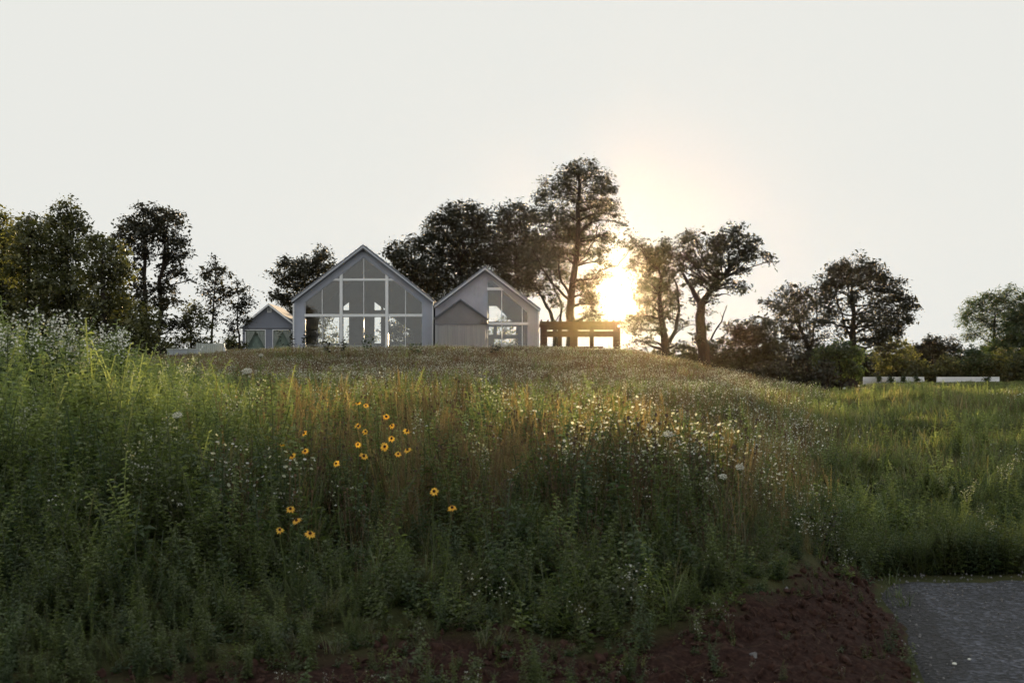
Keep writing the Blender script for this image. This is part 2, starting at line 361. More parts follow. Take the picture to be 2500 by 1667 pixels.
LEAF_K = 1
def tree(name, label, cat, Y, trunk, r0, blobs, mat='leaf_dark', dens=150, L=.21, W=.09, flat=.55, clump=.34, group=None, r1=None, extra=(), seed=0, depth=1.0, sink=.3, limb_r=None, cc=26):
    """trunk: [(px,py)...] base first.  blobs: (px,py,r[,density]) in photo pixels at distance Y."""
    r = np.random.default_rng(seed + 11)
    k = Y / F
    tp = [np.array(P(px, py, Y + (0 if i == 0 else r.normal(0, .25)))) for i, (px, py) in enumerate(trunk)]
    zb = gz(tp[0][0], tp[0][1]); tp[0][2] = min(tp[0][2], zb) - sink
    base = np.array([tp[0][0], tp[0][1], zb])
    # resample trunk with slight wobble
    T = []
    for a, b_ in zip(tp[:-1], tp[1:]):
        T.extend(list(curve(a, b_, 5, .03, r)[:-1]))
    T.append(tp[-1]); T = np.array(T)
    fr = np.linspace(0, 1, len(T)); rr = r0 * (1 - fr * .75); rr[0] *= 1.35
    TV, TF, nV = [], [], 0
    def add(p, rad, sides=6):
        nonlocal nV
        v, f = tube(p, rad, sides); TV.append(v); TF.append(f + nV); nV += len(v)
    add(T, rr, 9)
    LV, LF, nL, LA = [], [], 0, []
    for ex in extra:      # bare limbs, photo pixels, last item radius
        pts = [np.array(P(px, py, Y)) for px, py in ex[:-1]]
        q = []
        for a, b_ in zip(pts[:-1], pts[1:]): q.extend(list(curve(a, b_, 5, .04, r)[:-1]))
        q.append(pts[-1]); add(np.array(q), np.linspace(ex[-1], ex[-1] * .35, len(q)), 6)
    for bl in blobs:
        px, py, rad = bl[:3]; dn = bl[3] if len(bl) > 3 else 1.0; rad = rad * 1.12; dn = dn ** .7
        R_ = rad * k
        c = np.array(P(px, py, Y + r.uniform(-.8, .8) * depth * max(R_, 1.0)))
        # nearest lower trunk point for the limb
        dist = np.linalg.norm(T - c, axis=1) + np.where(T[:, 2] > c[2] - .3 * R_, 3.0, 0)
        dist[: max(1, int(len(T) * .2))] += 2
        it = int(np.argmin(dist)); lim = curve(T[it], c, 7, .09, r)
        lr = limb_r or max(.03, rr[it] * .42)
        add(lim, np.linspace(lr, .02, 7), 6)
        area = math.pi * R_ ** 2
        n = int(area * dens * dn * 2.0); ncl_ = max(5, int(n / (cc * 1.3)))
        d = r.normal(0, 1, (ncl_, 3)); d /= np.linalg.norm(d, axis=1, keepdims=True)
        rad_ = r.uniform(.12, 1.0, (ncl_, 1)) ** .55
        cc_ = c + d * rad_ * R_ * np.array([1, 1, .95])
        tw = r.permutation(ncl_)[: max(3, min(ncl_, 12))]
        for q in tw: add(curve(lim[r.integers(3, 7)], cc_[q], 4, .12, r), np.linspace(.022, .007, 4), 4)
        which = r.integers(0, ncl_, n)
        cs = clump * r.uniform(.55, 1.3, (ncl_, 1))
        off = r.normal(0, 1, (n, 3)) * np.array([1, 1, min(1, flat + .25) * .8]) * cs[which] * .62
        # shoots droop a little at the rim of a clump
        off[:, 2] -= .35 * (off[:, 0] ** 2 + off[:, 1] ** 2) / np.maximum(cs[which][:, 0], .05) * .5
        v, f = leaves(cc_[which] + off, L * .80, W * .80, r=r)
        LV.append(v); LF.append(f + nL); nL += len(v)
        va = np.clip(r.normal(.45, .18, ncl_)[which] + r.normal(0, .13, n), 0, 1)
        LA.append(np.repeat(va, 4))
    root = empty(name, base, label, cat, group)
    me = npmesh('trunk', np.concatenate(TV) - base, [np.concatenate(TF)], M['bark'], smooth=True)
    link(bpy.data.objects.new('trunk', me), root)
    me = npmesh('crown', np.concatenate(LV) - base, [np.concatenate(LF)], M[mat], attrs={'var': np.concatenate(LA)})
    link(bpy.data.objects.new('crown', me), root)
    return root

def fill(x0, x1, y0, y1, r, n, seed=0, dn=1.0):
    q = np.random.default_rng(seed)
    return [(q.uniform(x0, x1), q.uniform(y0, y1), r * q.uniform(.7, 1.25), dn) for _ in range(n)]

# left wood
G = 'dense trees of the wood at the left'
tree('dense_tree', 'dense dark tree cut by the left edge of the picture', 'tree', 74, [(10, 880), (8, 700), (5, 560)], .22,
     [(-20, 560, 45), (5, 525, 18), (-10, 620, 60), (20, 590, 30), (10, 690, 60), (-30, 720, 60), (30, 760, 50), (5, 820, 45)] + fill(-80, 30, 560, 840, 40, 8, 1), 'leaf_olive', 235, .19, .10, depth=.6, clump=.42, seed=1, group=G)
tree('dense_tree', 'dense olive tree between the left edge and the peaked tree', 'tree', 70, [(75, 880), (72, 720), (68, 600)], .2,
     [(68, 545, 26), (45, 570, 26), (92, 565, 24), (60, 600, 42), (105, 610, 34), (50, 660, 45), (100, 680, 45), (70, 740, 50), (50, 800, 40), (100, 800, 40)], 'leaf_olive', 235, .19, .10, depth=.6, clump=.42, seed=2, group=G)
tree('dense_tree', 'tallest tree of the left wood, crown rising to a twiggy peak', 'tree', 72, [(160, 880), (158, 720), (160, 540)], .24,
     [(162, 505, 18, .8), (140, 520, 20, .9), (182, 525, 18, .8), (118, 545, 22), (160, 550, 34), (195, 560, 18), (150, 600, 48), (190, 610, 34), (120, 640, 40), (170, 670, 48), (140, 730, 50), (185, 740, 45), (150, 800, 45), (195, 810, 34)], 'leaf_olive', 235, .19, .10, depth=.6, clump=.42, seed=3, group=G)
tree('dense_tree', 'round crowned tree at the right end of the left wood', 'tree', 68, [(255, 880), (252, 740), (250, 640)], .2,
     [(245, 598, 26), (225, 590, 22), (275, 605, 22), (250, 640, 38), (290, 640, 24), (225, 670, 36), (280, 690, 36), (305, 670, 18), (250, 730, 44), (290, 750, 34), (230, 780, 38), (275, 810, 40), (310, 790, 20), (318, 830, 20)], 'leaf_olive', 235, .19, .10, depth=.6, clump=.42, seed=4, group=G)
for q, (px, lb) in enumerate(((40, 'dark undergrowth shrub at the foot of the wood, nearest the left edge'), (115, 'dark undergrowth shrub below the peaked tree'), (190, 'dark undergrowth shrub right of the peaked tree'), (270, 'dark undergrowth shrub below the round crowned tree'), (335, 'olive undergrowth shrub under the tall pair of trees'))):
    tree('undergrowth_shrub', lb, 'shrub', 76, [(px, 880), (px, 800)], .08, [(px - 30, 790, 36), (px + 20, 780, 36), (px, 740 if q < 4 else 800, 40 if q < 4 else 24), (px - 35, 830, 34), (px + 5, 835, 36), (px + 40, 830, 30)], 'leaf_olive', 220, .19, .10, clump=.42, seed=100 + q, group='undergrowth shrubs of the left wood')
# twin tall trees
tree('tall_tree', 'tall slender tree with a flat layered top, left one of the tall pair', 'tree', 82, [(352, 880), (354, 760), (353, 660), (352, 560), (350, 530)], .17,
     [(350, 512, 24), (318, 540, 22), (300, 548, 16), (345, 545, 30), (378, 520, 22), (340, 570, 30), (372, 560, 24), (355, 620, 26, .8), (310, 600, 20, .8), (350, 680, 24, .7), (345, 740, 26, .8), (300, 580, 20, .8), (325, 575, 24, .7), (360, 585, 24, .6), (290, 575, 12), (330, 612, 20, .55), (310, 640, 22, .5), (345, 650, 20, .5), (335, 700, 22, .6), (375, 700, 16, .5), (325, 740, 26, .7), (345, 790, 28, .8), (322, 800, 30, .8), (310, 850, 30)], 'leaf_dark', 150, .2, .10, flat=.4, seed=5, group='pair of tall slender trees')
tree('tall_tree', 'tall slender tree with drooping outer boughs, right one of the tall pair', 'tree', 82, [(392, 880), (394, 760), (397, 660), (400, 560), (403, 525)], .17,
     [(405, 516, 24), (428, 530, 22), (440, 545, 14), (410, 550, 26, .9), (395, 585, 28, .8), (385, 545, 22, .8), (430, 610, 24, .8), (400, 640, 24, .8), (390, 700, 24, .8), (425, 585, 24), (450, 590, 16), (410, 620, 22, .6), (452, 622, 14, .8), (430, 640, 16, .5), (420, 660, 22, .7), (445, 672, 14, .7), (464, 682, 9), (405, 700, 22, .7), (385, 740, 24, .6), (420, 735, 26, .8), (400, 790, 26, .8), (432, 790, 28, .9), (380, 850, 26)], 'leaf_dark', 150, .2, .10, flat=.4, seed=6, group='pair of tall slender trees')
tree('small_tree', 'leafy low tree filling the gap right of the tall pair', 'tree', 84, [(470, 880), (468, 800)], .1,
     [(455, 765, 24), (480, 750, 18), (490, 785, 26), (455, 805, 26), (480, 830, 26), (430, 830, 26), (505, 835, 20), (410, 850, 24)], 'leaf_olive', 150, .18, .09, seed=7)
tree('slim_tree', 'slim upright tree with a pointed tiered crown', 'tree', 86, [(519, 880), (518, 800), (523, 720), (526, 640)], .09,
     [(526, 628, 9), (522, 650, 16), (540, 660, 16), (510, 668, 16), (552, 665, 10), (500, 672, 12), (525, 690, 22, .8), (495, 705, 14, .8), (545, 700, 18, .8), (555, 720, 12), (510, 725, 20, .6), (535, 745, 20, .6), (505, 760, 18, .5), (528, 790, 14, .4)], 'leaf_dark', 145, .2, .09, flat=.4, seed=8)
tree('slim_tree', 'shorter slim tree just left of the small outbuilding', 'tree', 86, [(580, 890), (580, 800), (584, 720)], .08,
     [(583, 690, 11), (598, 705, 12), (575, 712, 15), (600, 730, 16), (570, 745, 18), (612, 745, 10), (590, 765, 20, .8), (565, 785, 18, .6), (605, 780, 14, .7), (580, 810, 18, .6)], 'leaf_dark', 150, .2, .09, flat=.4, seed=9)
tree('bush', 'rounded olive bush at the left corner of the outbuilding', 'bush', 92, [(565, 885), (565, 850)], .06,
     [(560, 835, 20), (575, 845, 22), (545, 850, 16), (590, 860, 18)], 'leaf_olive', 190, .16, .09, seed=10)
# behind the halls
tree('roadside_tree', 'loose airy tree behind the gap between outbuilding and large hall', 'tree', 122, [(735, 880), (735, 800), (740, 720)], .2,
     [(790, 616, 18), (775, 630, 18), (740, 650, 30), (700, 645, 22), (675, 668, 14), (760, 665, 28), (715, 680, 26), (690, 690, 16), (785, 645, 18), (745, 700, 30), (690, 728, 20), (712, 740, 22), (675, 720, 12), (730, 770, 26), (700, 775, 20), (800, 660, 20), (770, 770, 30, .6), (760, 820, 30, .5)], 'leaf_dark', 120, .3, .12, flat=.45, clump=.5, seed=12)
tree('broad_tree', 'dark spreading tree showing just above the right slope of the large hall', 'tree', 118, [(1010, 880), (1010, 760), (1015, 690)], .3,
     [(1012, 590, 22), (970, 608, 22), (948, 625, 12), (1035, 600, 16), (990, 625, 26), (1025, 635, 30), (975, 650, 20), (1000, 665, 30), (1040, 670, 34), (1010, 700, 34), (1045, 720, 34), (985, 690, 20), (970, 800, 34, .5), (1000, 830, 30, .5)], 'leaf_dark', 125, .3, .12, flat=.45, clump=.5, seed=13)
tree('broad_tree', 'massive dark tree with a domed crown between the two gables', 'tree', 120, [(1120, 880), (1122, 740), (1118, 640)], .4,
     [(1110, 515, 24), (1150, 515, 22), (1080, 530, 24), (1180, 525, 20), (1060, 555, 24), (1110, 550, 32), (1150, 550, 34), (1050, 580, 20), (1190, 555, 30), (1080, 590, 36), (1130, 600, 42), (1180, 600, 38), (1070, 640, 34), (1110, 650, 40), (1160, 655, 42), (1200, 640, 36), (1060, 680, 30), (1090, 700, 36), (1140, 700, 36), (1210, 700, 34), (1075, 740, 34)], 'leaf_dark', 125, .3, .12, flat=.5, clump=.55, seed=14)
tree('broad_tree', 'dark tree filling between the domed tree and the tallest tree', 'tree', 124, [(1262, 880), (1262, 740), (1258, 640)], .3,
     [(1225, 520, 22), (1260, 508, 22), (1290, 520, 20), (1240, 550, 30), (1280, 555, 30), (1230, 590, 34), (1275, 600, 36), (1245, 640, 36), (1290, 645, 32), (1235, 680, 34), (1280, 690, 30, .8), (1250, 725, 28, .7), (1300, 590, 26)], 'leaf_dark', 125, .3, .12, flat=.5, clump=.55, seed=15)
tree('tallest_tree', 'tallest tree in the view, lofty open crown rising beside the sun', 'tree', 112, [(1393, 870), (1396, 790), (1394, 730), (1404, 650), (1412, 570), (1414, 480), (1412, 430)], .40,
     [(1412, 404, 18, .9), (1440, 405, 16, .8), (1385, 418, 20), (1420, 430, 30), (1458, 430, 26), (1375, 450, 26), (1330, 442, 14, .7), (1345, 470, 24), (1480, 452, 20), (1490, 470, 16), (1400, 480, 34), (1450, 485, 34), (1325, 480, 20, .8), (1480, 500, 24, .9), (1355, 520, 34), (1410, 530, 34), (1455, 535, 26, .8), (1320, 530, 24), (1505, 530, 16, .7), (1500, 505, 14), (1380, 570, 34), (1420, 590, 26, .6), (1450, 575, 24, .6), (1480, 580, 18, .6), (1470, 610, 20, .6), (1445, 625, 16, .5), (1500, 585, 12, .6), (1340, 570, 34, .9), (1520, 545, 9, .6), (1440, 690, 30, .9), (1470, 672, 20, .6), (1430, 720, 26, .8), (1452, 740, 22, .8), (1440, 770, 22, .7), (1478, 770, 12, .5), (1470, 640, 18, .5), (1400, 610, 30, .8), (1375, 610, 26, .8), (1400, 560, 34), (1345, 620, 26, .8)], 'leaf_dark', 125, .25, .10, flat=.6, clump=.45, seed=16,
     extra=[[(1404, 650), (1425, 630), (1450, 590), (1462, 550), .09], [(1396, 740), (1372, 690), (1365, 640), (1350, 590), .12], [(1394, 735), (1345, 690), (1320, 650), (1300, 610), .11], [(1460, 664), (1480, 655), (1508, 650), (1530, 622), (1540, 605), .05], [(1470, 655), (1480, 665), (1495, 668), .03]])
tree('forked_tree', 'leaning forked tree with thin pale stems behind the right hall', 'tree', 116, [(1356, 880), (1352, 790), (1335, 750), (1318, 720), (1295, 690)], .2,
     [(1310, 620, 34, .9), (1330, 650, 34, .8), (1285, 660, 34, .8), (1360, 670, 28, .7), (1310, 690, 30, .7), (1280, 700, 24, .7), (1350, 715, 22, .5), (1370, 620, 30, .8), (1335, 600, 26, .8), (1380, 660, 22, .6), (1360, 740, 16, .5)], 'leaf_dark', 130, .25, .10, flat=.6, clump=.45, seed=17,
     extra=[[(1360, 850), (1366, 790), (1372, 750), (1352, 700), (1345, 660), .12], [(1352, 790), (1375, 760), (1400, 735), .05]])
G = 'loose shrubs seen through the halls'
for q, (px, lb) in enumerate(((790, 'loose shrub seen through the left bay of the large hall'), (880, 'loose shrub seen through the middle bay of the large hall'), (975, 'loose shrub seen through the right bay of the large hall'), (1230, 'loose shrub seen through the window of the right hall'))):
    tree('garden_shrub', lb, 'shrub', 121 + q, [(px, 875), (px, 830)], .07, [(px - 22, 815, 20, .5), (px + 5, 800, 24, .45), (px + 28, 820, 18, .5), (px - 8, 838, 22, .8), (px + 22, 845, 18, .8), (px, 770, 16, .35), (px + 20, 765, 16, .35)], 'leaf_olive', 100, .22, .10, clump=.45, seed=120 + q, group=G)
# right of the sun
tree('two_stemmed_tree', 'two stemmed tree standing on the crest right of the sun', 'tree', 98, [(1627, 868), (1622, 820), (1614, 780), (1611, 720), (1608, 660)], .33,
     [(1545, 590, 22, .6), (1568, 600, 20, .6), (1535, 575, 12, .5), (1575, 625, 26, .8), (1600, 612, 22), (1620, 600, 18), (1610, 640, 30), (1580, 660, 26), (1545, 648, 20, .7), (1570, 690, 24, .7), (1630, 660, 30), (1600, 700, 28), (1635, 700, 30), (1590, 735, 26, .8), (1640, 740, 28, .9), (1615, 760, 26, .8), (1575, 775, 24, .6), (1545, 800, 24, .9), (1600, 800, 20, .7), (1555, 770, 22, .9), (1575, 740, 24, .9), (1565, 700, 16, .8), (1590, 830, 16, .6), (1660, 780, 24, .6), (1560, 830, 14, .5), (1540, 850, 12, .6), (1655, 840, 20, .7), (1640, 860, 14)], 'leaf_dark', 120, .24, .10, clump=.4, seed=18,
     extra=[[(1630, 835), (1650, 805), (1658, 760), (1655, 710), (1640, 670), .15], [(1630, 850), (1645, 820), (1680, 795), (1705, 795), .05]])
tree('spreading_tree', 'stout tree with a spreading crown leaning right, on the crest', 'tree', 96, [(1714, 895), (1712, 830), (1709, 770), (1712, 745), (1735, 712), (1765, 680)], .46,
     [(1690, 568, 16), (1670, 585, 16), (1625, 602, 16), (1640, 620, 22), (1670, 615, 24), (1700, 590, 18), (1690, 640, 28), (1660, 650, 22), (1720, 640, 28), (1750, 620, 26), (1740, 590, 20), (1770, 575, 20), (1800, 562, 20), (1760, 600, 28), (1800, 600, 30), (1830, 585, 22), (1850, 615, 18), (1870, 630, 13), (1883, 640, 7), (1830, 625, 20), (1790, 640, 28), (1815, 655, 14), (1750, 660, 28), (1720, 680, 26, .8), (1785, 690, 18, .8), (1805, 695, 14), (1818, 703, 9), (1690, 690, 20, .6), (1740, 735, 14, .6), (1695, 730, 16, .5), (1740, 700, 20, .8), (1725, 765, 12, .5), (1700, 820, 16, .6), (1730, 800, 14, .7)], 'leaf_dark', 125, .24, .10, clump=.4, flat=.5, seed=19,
     extra=[[(1711, 750), (1692, 710), (1676, 685), (1665, 665), .2], [(1722, 725), (1745, 722), (1765, 718), (1784, 722), .06], [(1765, 680), (1779, 655), (1782, 620), .12]])
st = empty('dead_branch', P(1740, 812, 93), 'bare dead branch sticking up out of the dark thicket', 'branch')
mb = MB(); mb.tube(curve(P(1735, 830, 93), P(1762, 785, 93), 6, .02), np.linspace(.06, .045, 6)); mb.tube(curve(P(1762, 785, 93), P(1775, 745, 93), 6, .03), np.linspace(.045, .02, 6)); mb.tube(curve(P(1764, 780, 93), P(1758, 762, 93), 4, .03), np.linspace(.02, .008, 4))
o = mb.build('dead_stem', M['bark'], st, P(1740, 812, 93), smooth=True)
G = 'dark shrubs of the thicket in the hollow'
tree('thicket_shrub', 'dark shrub at the foot of the stout spreading tree', 'shrub', 100, [(1740, 920), (1740, 860)], .1,
     [(1690, 855, 18), (1725, 840, 20), (1755, 850, 26), (1700, 880, 22), (1740, 880, 28), (1770, 880, 26), (1670, 885, 12), (1730, 905, 20), (1770, 915, 20)], 'leaf_dark', 170, .22, .11, seed=20, group=G)
tree('thicket_shrub', 'broad dark shrub with a flat level top, in the hollow', 'shrub', 104, [(1820, 930), (1820, 850)], .12,
     [(1785, 800, 18), (1810, 795, 18), (1845, 790, 22), (1870, 790, 20), (1800, 825, 26), (1840, 820, 28), (1875, 825, 26), (1800, 860, 28), (1850, 860, 32), (1890, 860, 28), (1810, 890, 26), (1860, 895, 26), (1900, 890, 24), (1830, 910, 18)], 'leaf_dark', 170, .24, .11, seed=21, group=G)
tree('airy_tree', 'airy tree with scattered leaves left of the big round tree', 'tree', 116, [(1975, 930), (1975, 860), (1955, 800), (1930, 760)], .2,
     [(1928, 698, 12, .6), (1900, 715, 18, .7), (1935, 720, 22, .8), (1870, 740, 16, .8), (1905, 750, 26, .7), (1960, 720, 24, .8), (1950, 760, 30, .7), (1990, 740, 26, .8), (1920, 790, 30, .6), (1970, 790, 30, .6), (1890, 780, 22, .5), (1940, 830, 34, .8), (1990, 830, 34, .7), (1910, 850, 30), (1960, 870, 34)], 'leaf_dark', 115, .28, .11, clump=.45, seed=22, extra=[[(1975, 880), (1960, 820), (1940, 780), (1925, 740), .09], [(1975, 870), (1985, 820), (1995, 770), (1990, 720), .1]])
tree('round_tree', 'big round crowned tree standing alone against the sky', 'tree', 112, [(2082, 940), (2083, 840), (2085, 770), (2080, 700)], .34,
     [(2060, 650, 24), (2095, 645, 24), (2130, 655, 24), (2035, 665, 20), (2155, 670, 20), (2020, 690, 22), (2070, 680, 30), (2115, 685, 32), (2160, 700, 26), (2190, 695, 16), (2200, 720, 22), (2030, 720, 26, .8), (2000, 710, 18, .7), (2075, 730, 28, .6), (2150, 740, 28, .7), (2215, 745, 20), (2185, 760, 26, .9), (2030, 760, 28, .7), (2110, 770, 26, .5), (2150, 780, 30), (2205, 780, 20), (2225, 735, 12), (2180, 800, 26), (2060, 800, 24, .6), (2000, 780, 22, .6), (2130, 820, 28), (2160, 830, 26)], 'leaf_dark', 135, .27, .12, clump=.48, seed=23,
     extra=[[(2083, 850), (2060, 790), (2045, 740), (2040, 700), .09], [(2084, 820), (2110, 770), (2135, 720), .08], [(2082, 780), (2070, 720), (2065, 670), .07]])
tree('thicket_shrub', 'tall black green shrub below the big round tree', 'shrub', 103, [(2050, 945), (2050, 870)], .12,
     [(2010, 870, 28), (2045, 855, 26), (2078, 852, 24), (2098, 862, 16), (2020, 900, 30), (2056, 888, 30), (2082, 895, 24), (2088, 915, 14), (1980, 905, 26), (1950, 905, 26), (2010, 920, 22)], 'leaf_green', 180, .22, .11, seed=24, group=G)
tree('thicket_shrub', 'dark low shrub between the flat topped shrub and the hollow', 'shrub', 98, [(1930, 940), (1930, 890)], .1,
     [(1880, 905, 26), (1915, 895, 28), (1950, 890, 28), (1900, 925, 18), (1945, 920, 20), (1985, 925, 16), (1860, 925, 14), (1840, 915, 16)], 'leaf_dark', 190, .2, .11, seed=25, group=G)
tree('sunlit_shrub', 'brownish sunlit shrub right of the big round tree', 'shrub', 124, [(2180, 935), (2180, 860)], .1,
     [(2150, 850, 20), (2180, 835, 22), (2205, 850, 20), (2160, 880, 24), (2195, 885, 24), (2225, 880, 20), (2150, 910, 20), (2190, 915, 20)], 'leaf_olive', 170, .22, .11, seed=26)
tree('small_tree', 'small round tree left one of two above the white walls', 'tree', 132, [(2276, 930), (2276, 850)], .12, [(2275, 828, 14), (2262, 838, 14), (2290, 838, 14), (2275, 850, 18), (2250, 860, 20), (2295, 865, 18), (2230, 845, 14)], 'leaf_dark', 150, .26, .11, seed=27, group='pair of small round trees')
tree('small_tree', 'small round tree right one of two above the white walls', 'tree', 132, [(2318, 930), (2318, 850)], .12, [(2318, 832, 12), (2306, 842, 12), (2330, 842, 12), (2318, 856, 16), (2340, 860, 14)], 'leaf_dark', 150, .26, .11, seed=28, group='pair of small round trees')
tree('spiky_tree', 'spiky leaved tree rising near the right edge', 'tree', 134, [(2430, 930), (2428, 840), (2430, 770)], .25,
     [(2360, 760, 18, .8), (2380, 738, 18), (2410, 725, 20), (2440, 722, 20), (2470, 712, 18), (2395, 760, 26), (2435, 755, 28), (2365, 785, 20), (2470, 745, 24), (2405, 795, 26), (2445, 800, 30), (2370, 815, 20), (2480, 790, 26), (2420, 840, 26), (2460, 840, 28)], 'leaf_green', 150, .34, .06, clump=.42, seed=29)
tree('dense_tree', 'dense dark tree cut by the right edge of the picture', 'tree', 131, [(2520, 930), (2520, 820), (2515, 760)], .25,
     [(2500, 735, 22), (2530, 720, 30), (2495, 770, 26), (2530, 780, 40), (2470, 780, 28), (2475, 830, 30), (2440, 850, 26), (2510, 880, 30), (2490, 815, 30), (2520, 850, 40), (2560, 800, 40)], 'leaf_green', 170, .24, .11, seed=30)
G = 'shrubs of the hedge behind the white walls'
for i, (px, top, r_, mt, lb) in enumerate([
    (2250, 905, 26, 'leaf_olive', 'trailing olive shrub with lit vines behind the left white wall'),
    (2310, 885, 24, 'leaf_olive', 'vine covered shrub under the pair of small round trees'),
    (2375, 870, 32, 'leaf_green', 'dark green shrub below the spiky leaved tree'),
    (2430, 885, 32, 'leaf_olive', 'yellowish rounded shrub behind the right white wall'),
    (2490, 880, 34, 'leaf_olive', 'rounded shrub at the right edge under the dense tree'),
    (2215, 905, 24, 'leaf_dark', 'low black shrub behind the middle of the left white wall'),
    (2340, 905, 24, 'leaf_dark', 'low black shrub behind the gap between the white walls')]):
    tree('hedge_shrub', lb, 'shrub', 122 + i * .7, [(px, 935), (px, top + 8)], .07,
         [(px, top, r_), (px - r_ * .7, top + 12, r_ * .8), (px + r_ * .7, top + 12, r_ * .8), (px, top + 24, r_), (px + r_, top + 26, r_ * .7), (px - r_, top + 26, r_ * .7)], mt, 170, .22, .11, seed=40 + i, group=G)
# trunks in the hollow
G = 'short dark trees standing in the hollow'
for i, (px, top, pb, lb) in enumerate([(1852, 925, 942, 'leftmost of the short trees in the hollow'), (1870, 922, 946, 'short thick tree second from the left in the hollow'),
        (1908, 925, 950, 'short tree left of the wide gap in the hollow'), (1928, 920, 952, 'broad short tree beside the wide gap in the hollow'),
        (1970, 922, 955, 'short tree at the bottom of the hollow'), (2008, 920, 952, 'pale trunked short tree in the hollow'), (2022, 925, 946, 'rightmost of the short trees in the hollow')]):
    tree('short_tree', lb, 'tree', 91 + (i % 3), [(px, pb), (px, top)], .22, [(px, top - 12, 16), (px - 12, top - 8, 12), (px + 12, top - 8, 12), (px, top - 24, 16), (px, top + 6, 8)], 'leaf_dark', 190, .2, .11, seed=60 + i, group=G)

# far woods: one mass on the horizon
blv, blf, nL, bla = [], [], 0, []
r = np.random.default_rng(5)
for (a, b_, top) in [(2030, 2700, 868), (-400, 720, 862), (560, 1500, 868), (1600, 2100, 880)]:
    for px in np.arange(a, b_, 7):
        Y = r.uniform(160, 186); tp_ = top + 9 * math.sin(px * .03) + r.normal(0, 4)
        n = 190; c = np.array(P(px, 0, Y)); k = Y / F
        y_ = r.uniform(tp_, 942, n)
        cen = np.stack([c[0] + r.normal(0, 7 * k, n), Y + r.normal(0, 2, n), CAMZ + (HZ - y_) * k], -1)
        v, f = leaves(cen, .8, .5, r=r); blv.append(v); blf.append(f + nL); nL += len(v); bla.append(np.repeat(np.clip(r.normal(.45, .2, n), 0, 1), 4))
fw = bpy.data.objects.new('far_woods', npmesh('far_woods', np.concatenate(blv), [np.concatenate(blf)], M['leaf_dark'], attrs={'var': np.concatenate(bla)})); link(fw)
tag(fw, 'far low line of woods on the horizon', 'woods', kind='stuff')

# ------------------------------------------------------------------ buildings
def siding(name, c, gap=.3, depth=.5):
    m, nt, out = newmat(name)
    b = N(nt, 'ShaderNodeBsdfPrincipled', Roughness=.55); b.inputs['Specular IOR Level'].default_value = .3
    tc = N(nt, 'ShaderNodeTexCoord'); sp = N(nt, 'ShaderNodeSeparateXYZ'); nt.links.new(tc.outputs['Object'], sp.inputs[0])
    md = N(nt, 'ShaderNodeMath', operation='PINGPONG'); md.inputs[1].default_value = gap / 2; nt.links.new(sp.outputs['X'], md.inputs[0])
    cr = N(nt, 'ShaderNodeMapRange'); cr.inputs['From Max'].default_value = .02; nt.links.new(md.outputs[0], cr.inputs['Value'])
    nz = N(nt, 'ShaderNodeTexNoise', Scale=1.2, Detail=6.0); nt.links.new(tc.outputs['Object'], nz.inputs['Vector'])
    nt.links.new(ramp(nt, nz.outputs[0], [(.3, tuple(v * .9 for v in c)), (.7, tuple(v * 1.06 for v in c))]), b.inputs['Base Color'])
    bp = N(nt, 'ShaderNodeBump', Strength=depth, Distance=.02); nt.links.new(cr.outputs[0], bp.inputs['Height']); nt.links.new(bp.outputs[0], b.inputs['Normal'])
    nt.links.new(b.outputs[0], out.inputs[0]); return m
M['siding'] = siding('pale_siding', (.37, .40, .49))
M['siding2'] = siding('pale_siding_right', (.39, .40, .47))
M['shed_siding'] = siding('grey_siding', (.21, .23, .29), .2)
M['porch_siding'] = siding('porch_siding', (.19, .19, .205), 9)
M['corrugated'] = surf('corrugated_panel', (.26, .26, .275), (.36, .36, .37), scale=9, rough=.5, stretch=(1, 1, .05))
M['white_trim'] = surf('white_trim', (.74, .76, .80), (.80, .82, .86), scale=3, rough=.45)
M['trim2'] = surf('grey_trim', (.40, .43, .49), (.46, .49, .54), scale=3, rough=.45)
M['roof'] = surf('metal_roof', (.13, .14, .17), (.18, .19, .22), scale=3, rough=.7, metal=0, spec=.1)
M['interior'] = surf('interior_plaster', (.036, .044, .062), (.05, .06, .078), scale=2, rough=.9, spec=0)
M['ceiling_board'] = surf('ceiling_board', (.05, .055, .06), (.07, .075, .08), scale=2, rough=.9, spec=0)
M['floorboard'] = surf('interior_floor', (.2, .18, .16), (.26, .24, .21), scale=2, rough=.4)
M['curtain'] = surf('white_curtain', (.8, .86, .84), (.86, .9, .89), scale=14, rough=.9, stretch=(3, 1, .3))
M['wood'] = surf('brown_timber', (.045, .024, .012), (.08, .042, .02), scale=5, rough=.8, bump=.3, stretch=(.3, 1, 4))
M['lamp'] = surf('lamp_metal', (.1, .1, .11), (.14, .14, .15), rough=.5)
m, nt, out = newmat('window_glass')
fre = N(nt, 'ShaderNodeFresnel', IOR=1.5); g = N(nt, 'ShaderNodeBsdfGlossy', Roughness=.02); tr = N(nt, 'ShaderNodeBsdfTransparent'); tr.inputs[0].default_value = (.96, .975, .97, 1)
ad = N(nt, 'ShaderNodeMath', operation='ADD'); ad.inputs[1].default_value = .045; nt.links.new(fre.outputs[0], ad.inputs[0])
mx = N(nt, 'ShaderNodeMixShader'); nt.links.new(ad.outputs[0], mx.inputs[0]); nt.links.new(tr.outputs[0], mx.inputs[1]); nt.links.new(g.outputs[0], mx.inputs[2]); nt.links.new(mx.outputs[0], out.inputs[0])
M['glass'] = m

def Q(px, py, Y=100.0): v = P(px, py, Y); return (v.x, v.z)
def poly(pts, Y=100.0): return [Q(a, b_, Y) for a, b_ in pts]
ZB = 3.2
def line_y(pa, pb, x): return pa[1] + (pb[1] - pa[1]) * (x - pa[0]) / (pb[0] - pa[0])

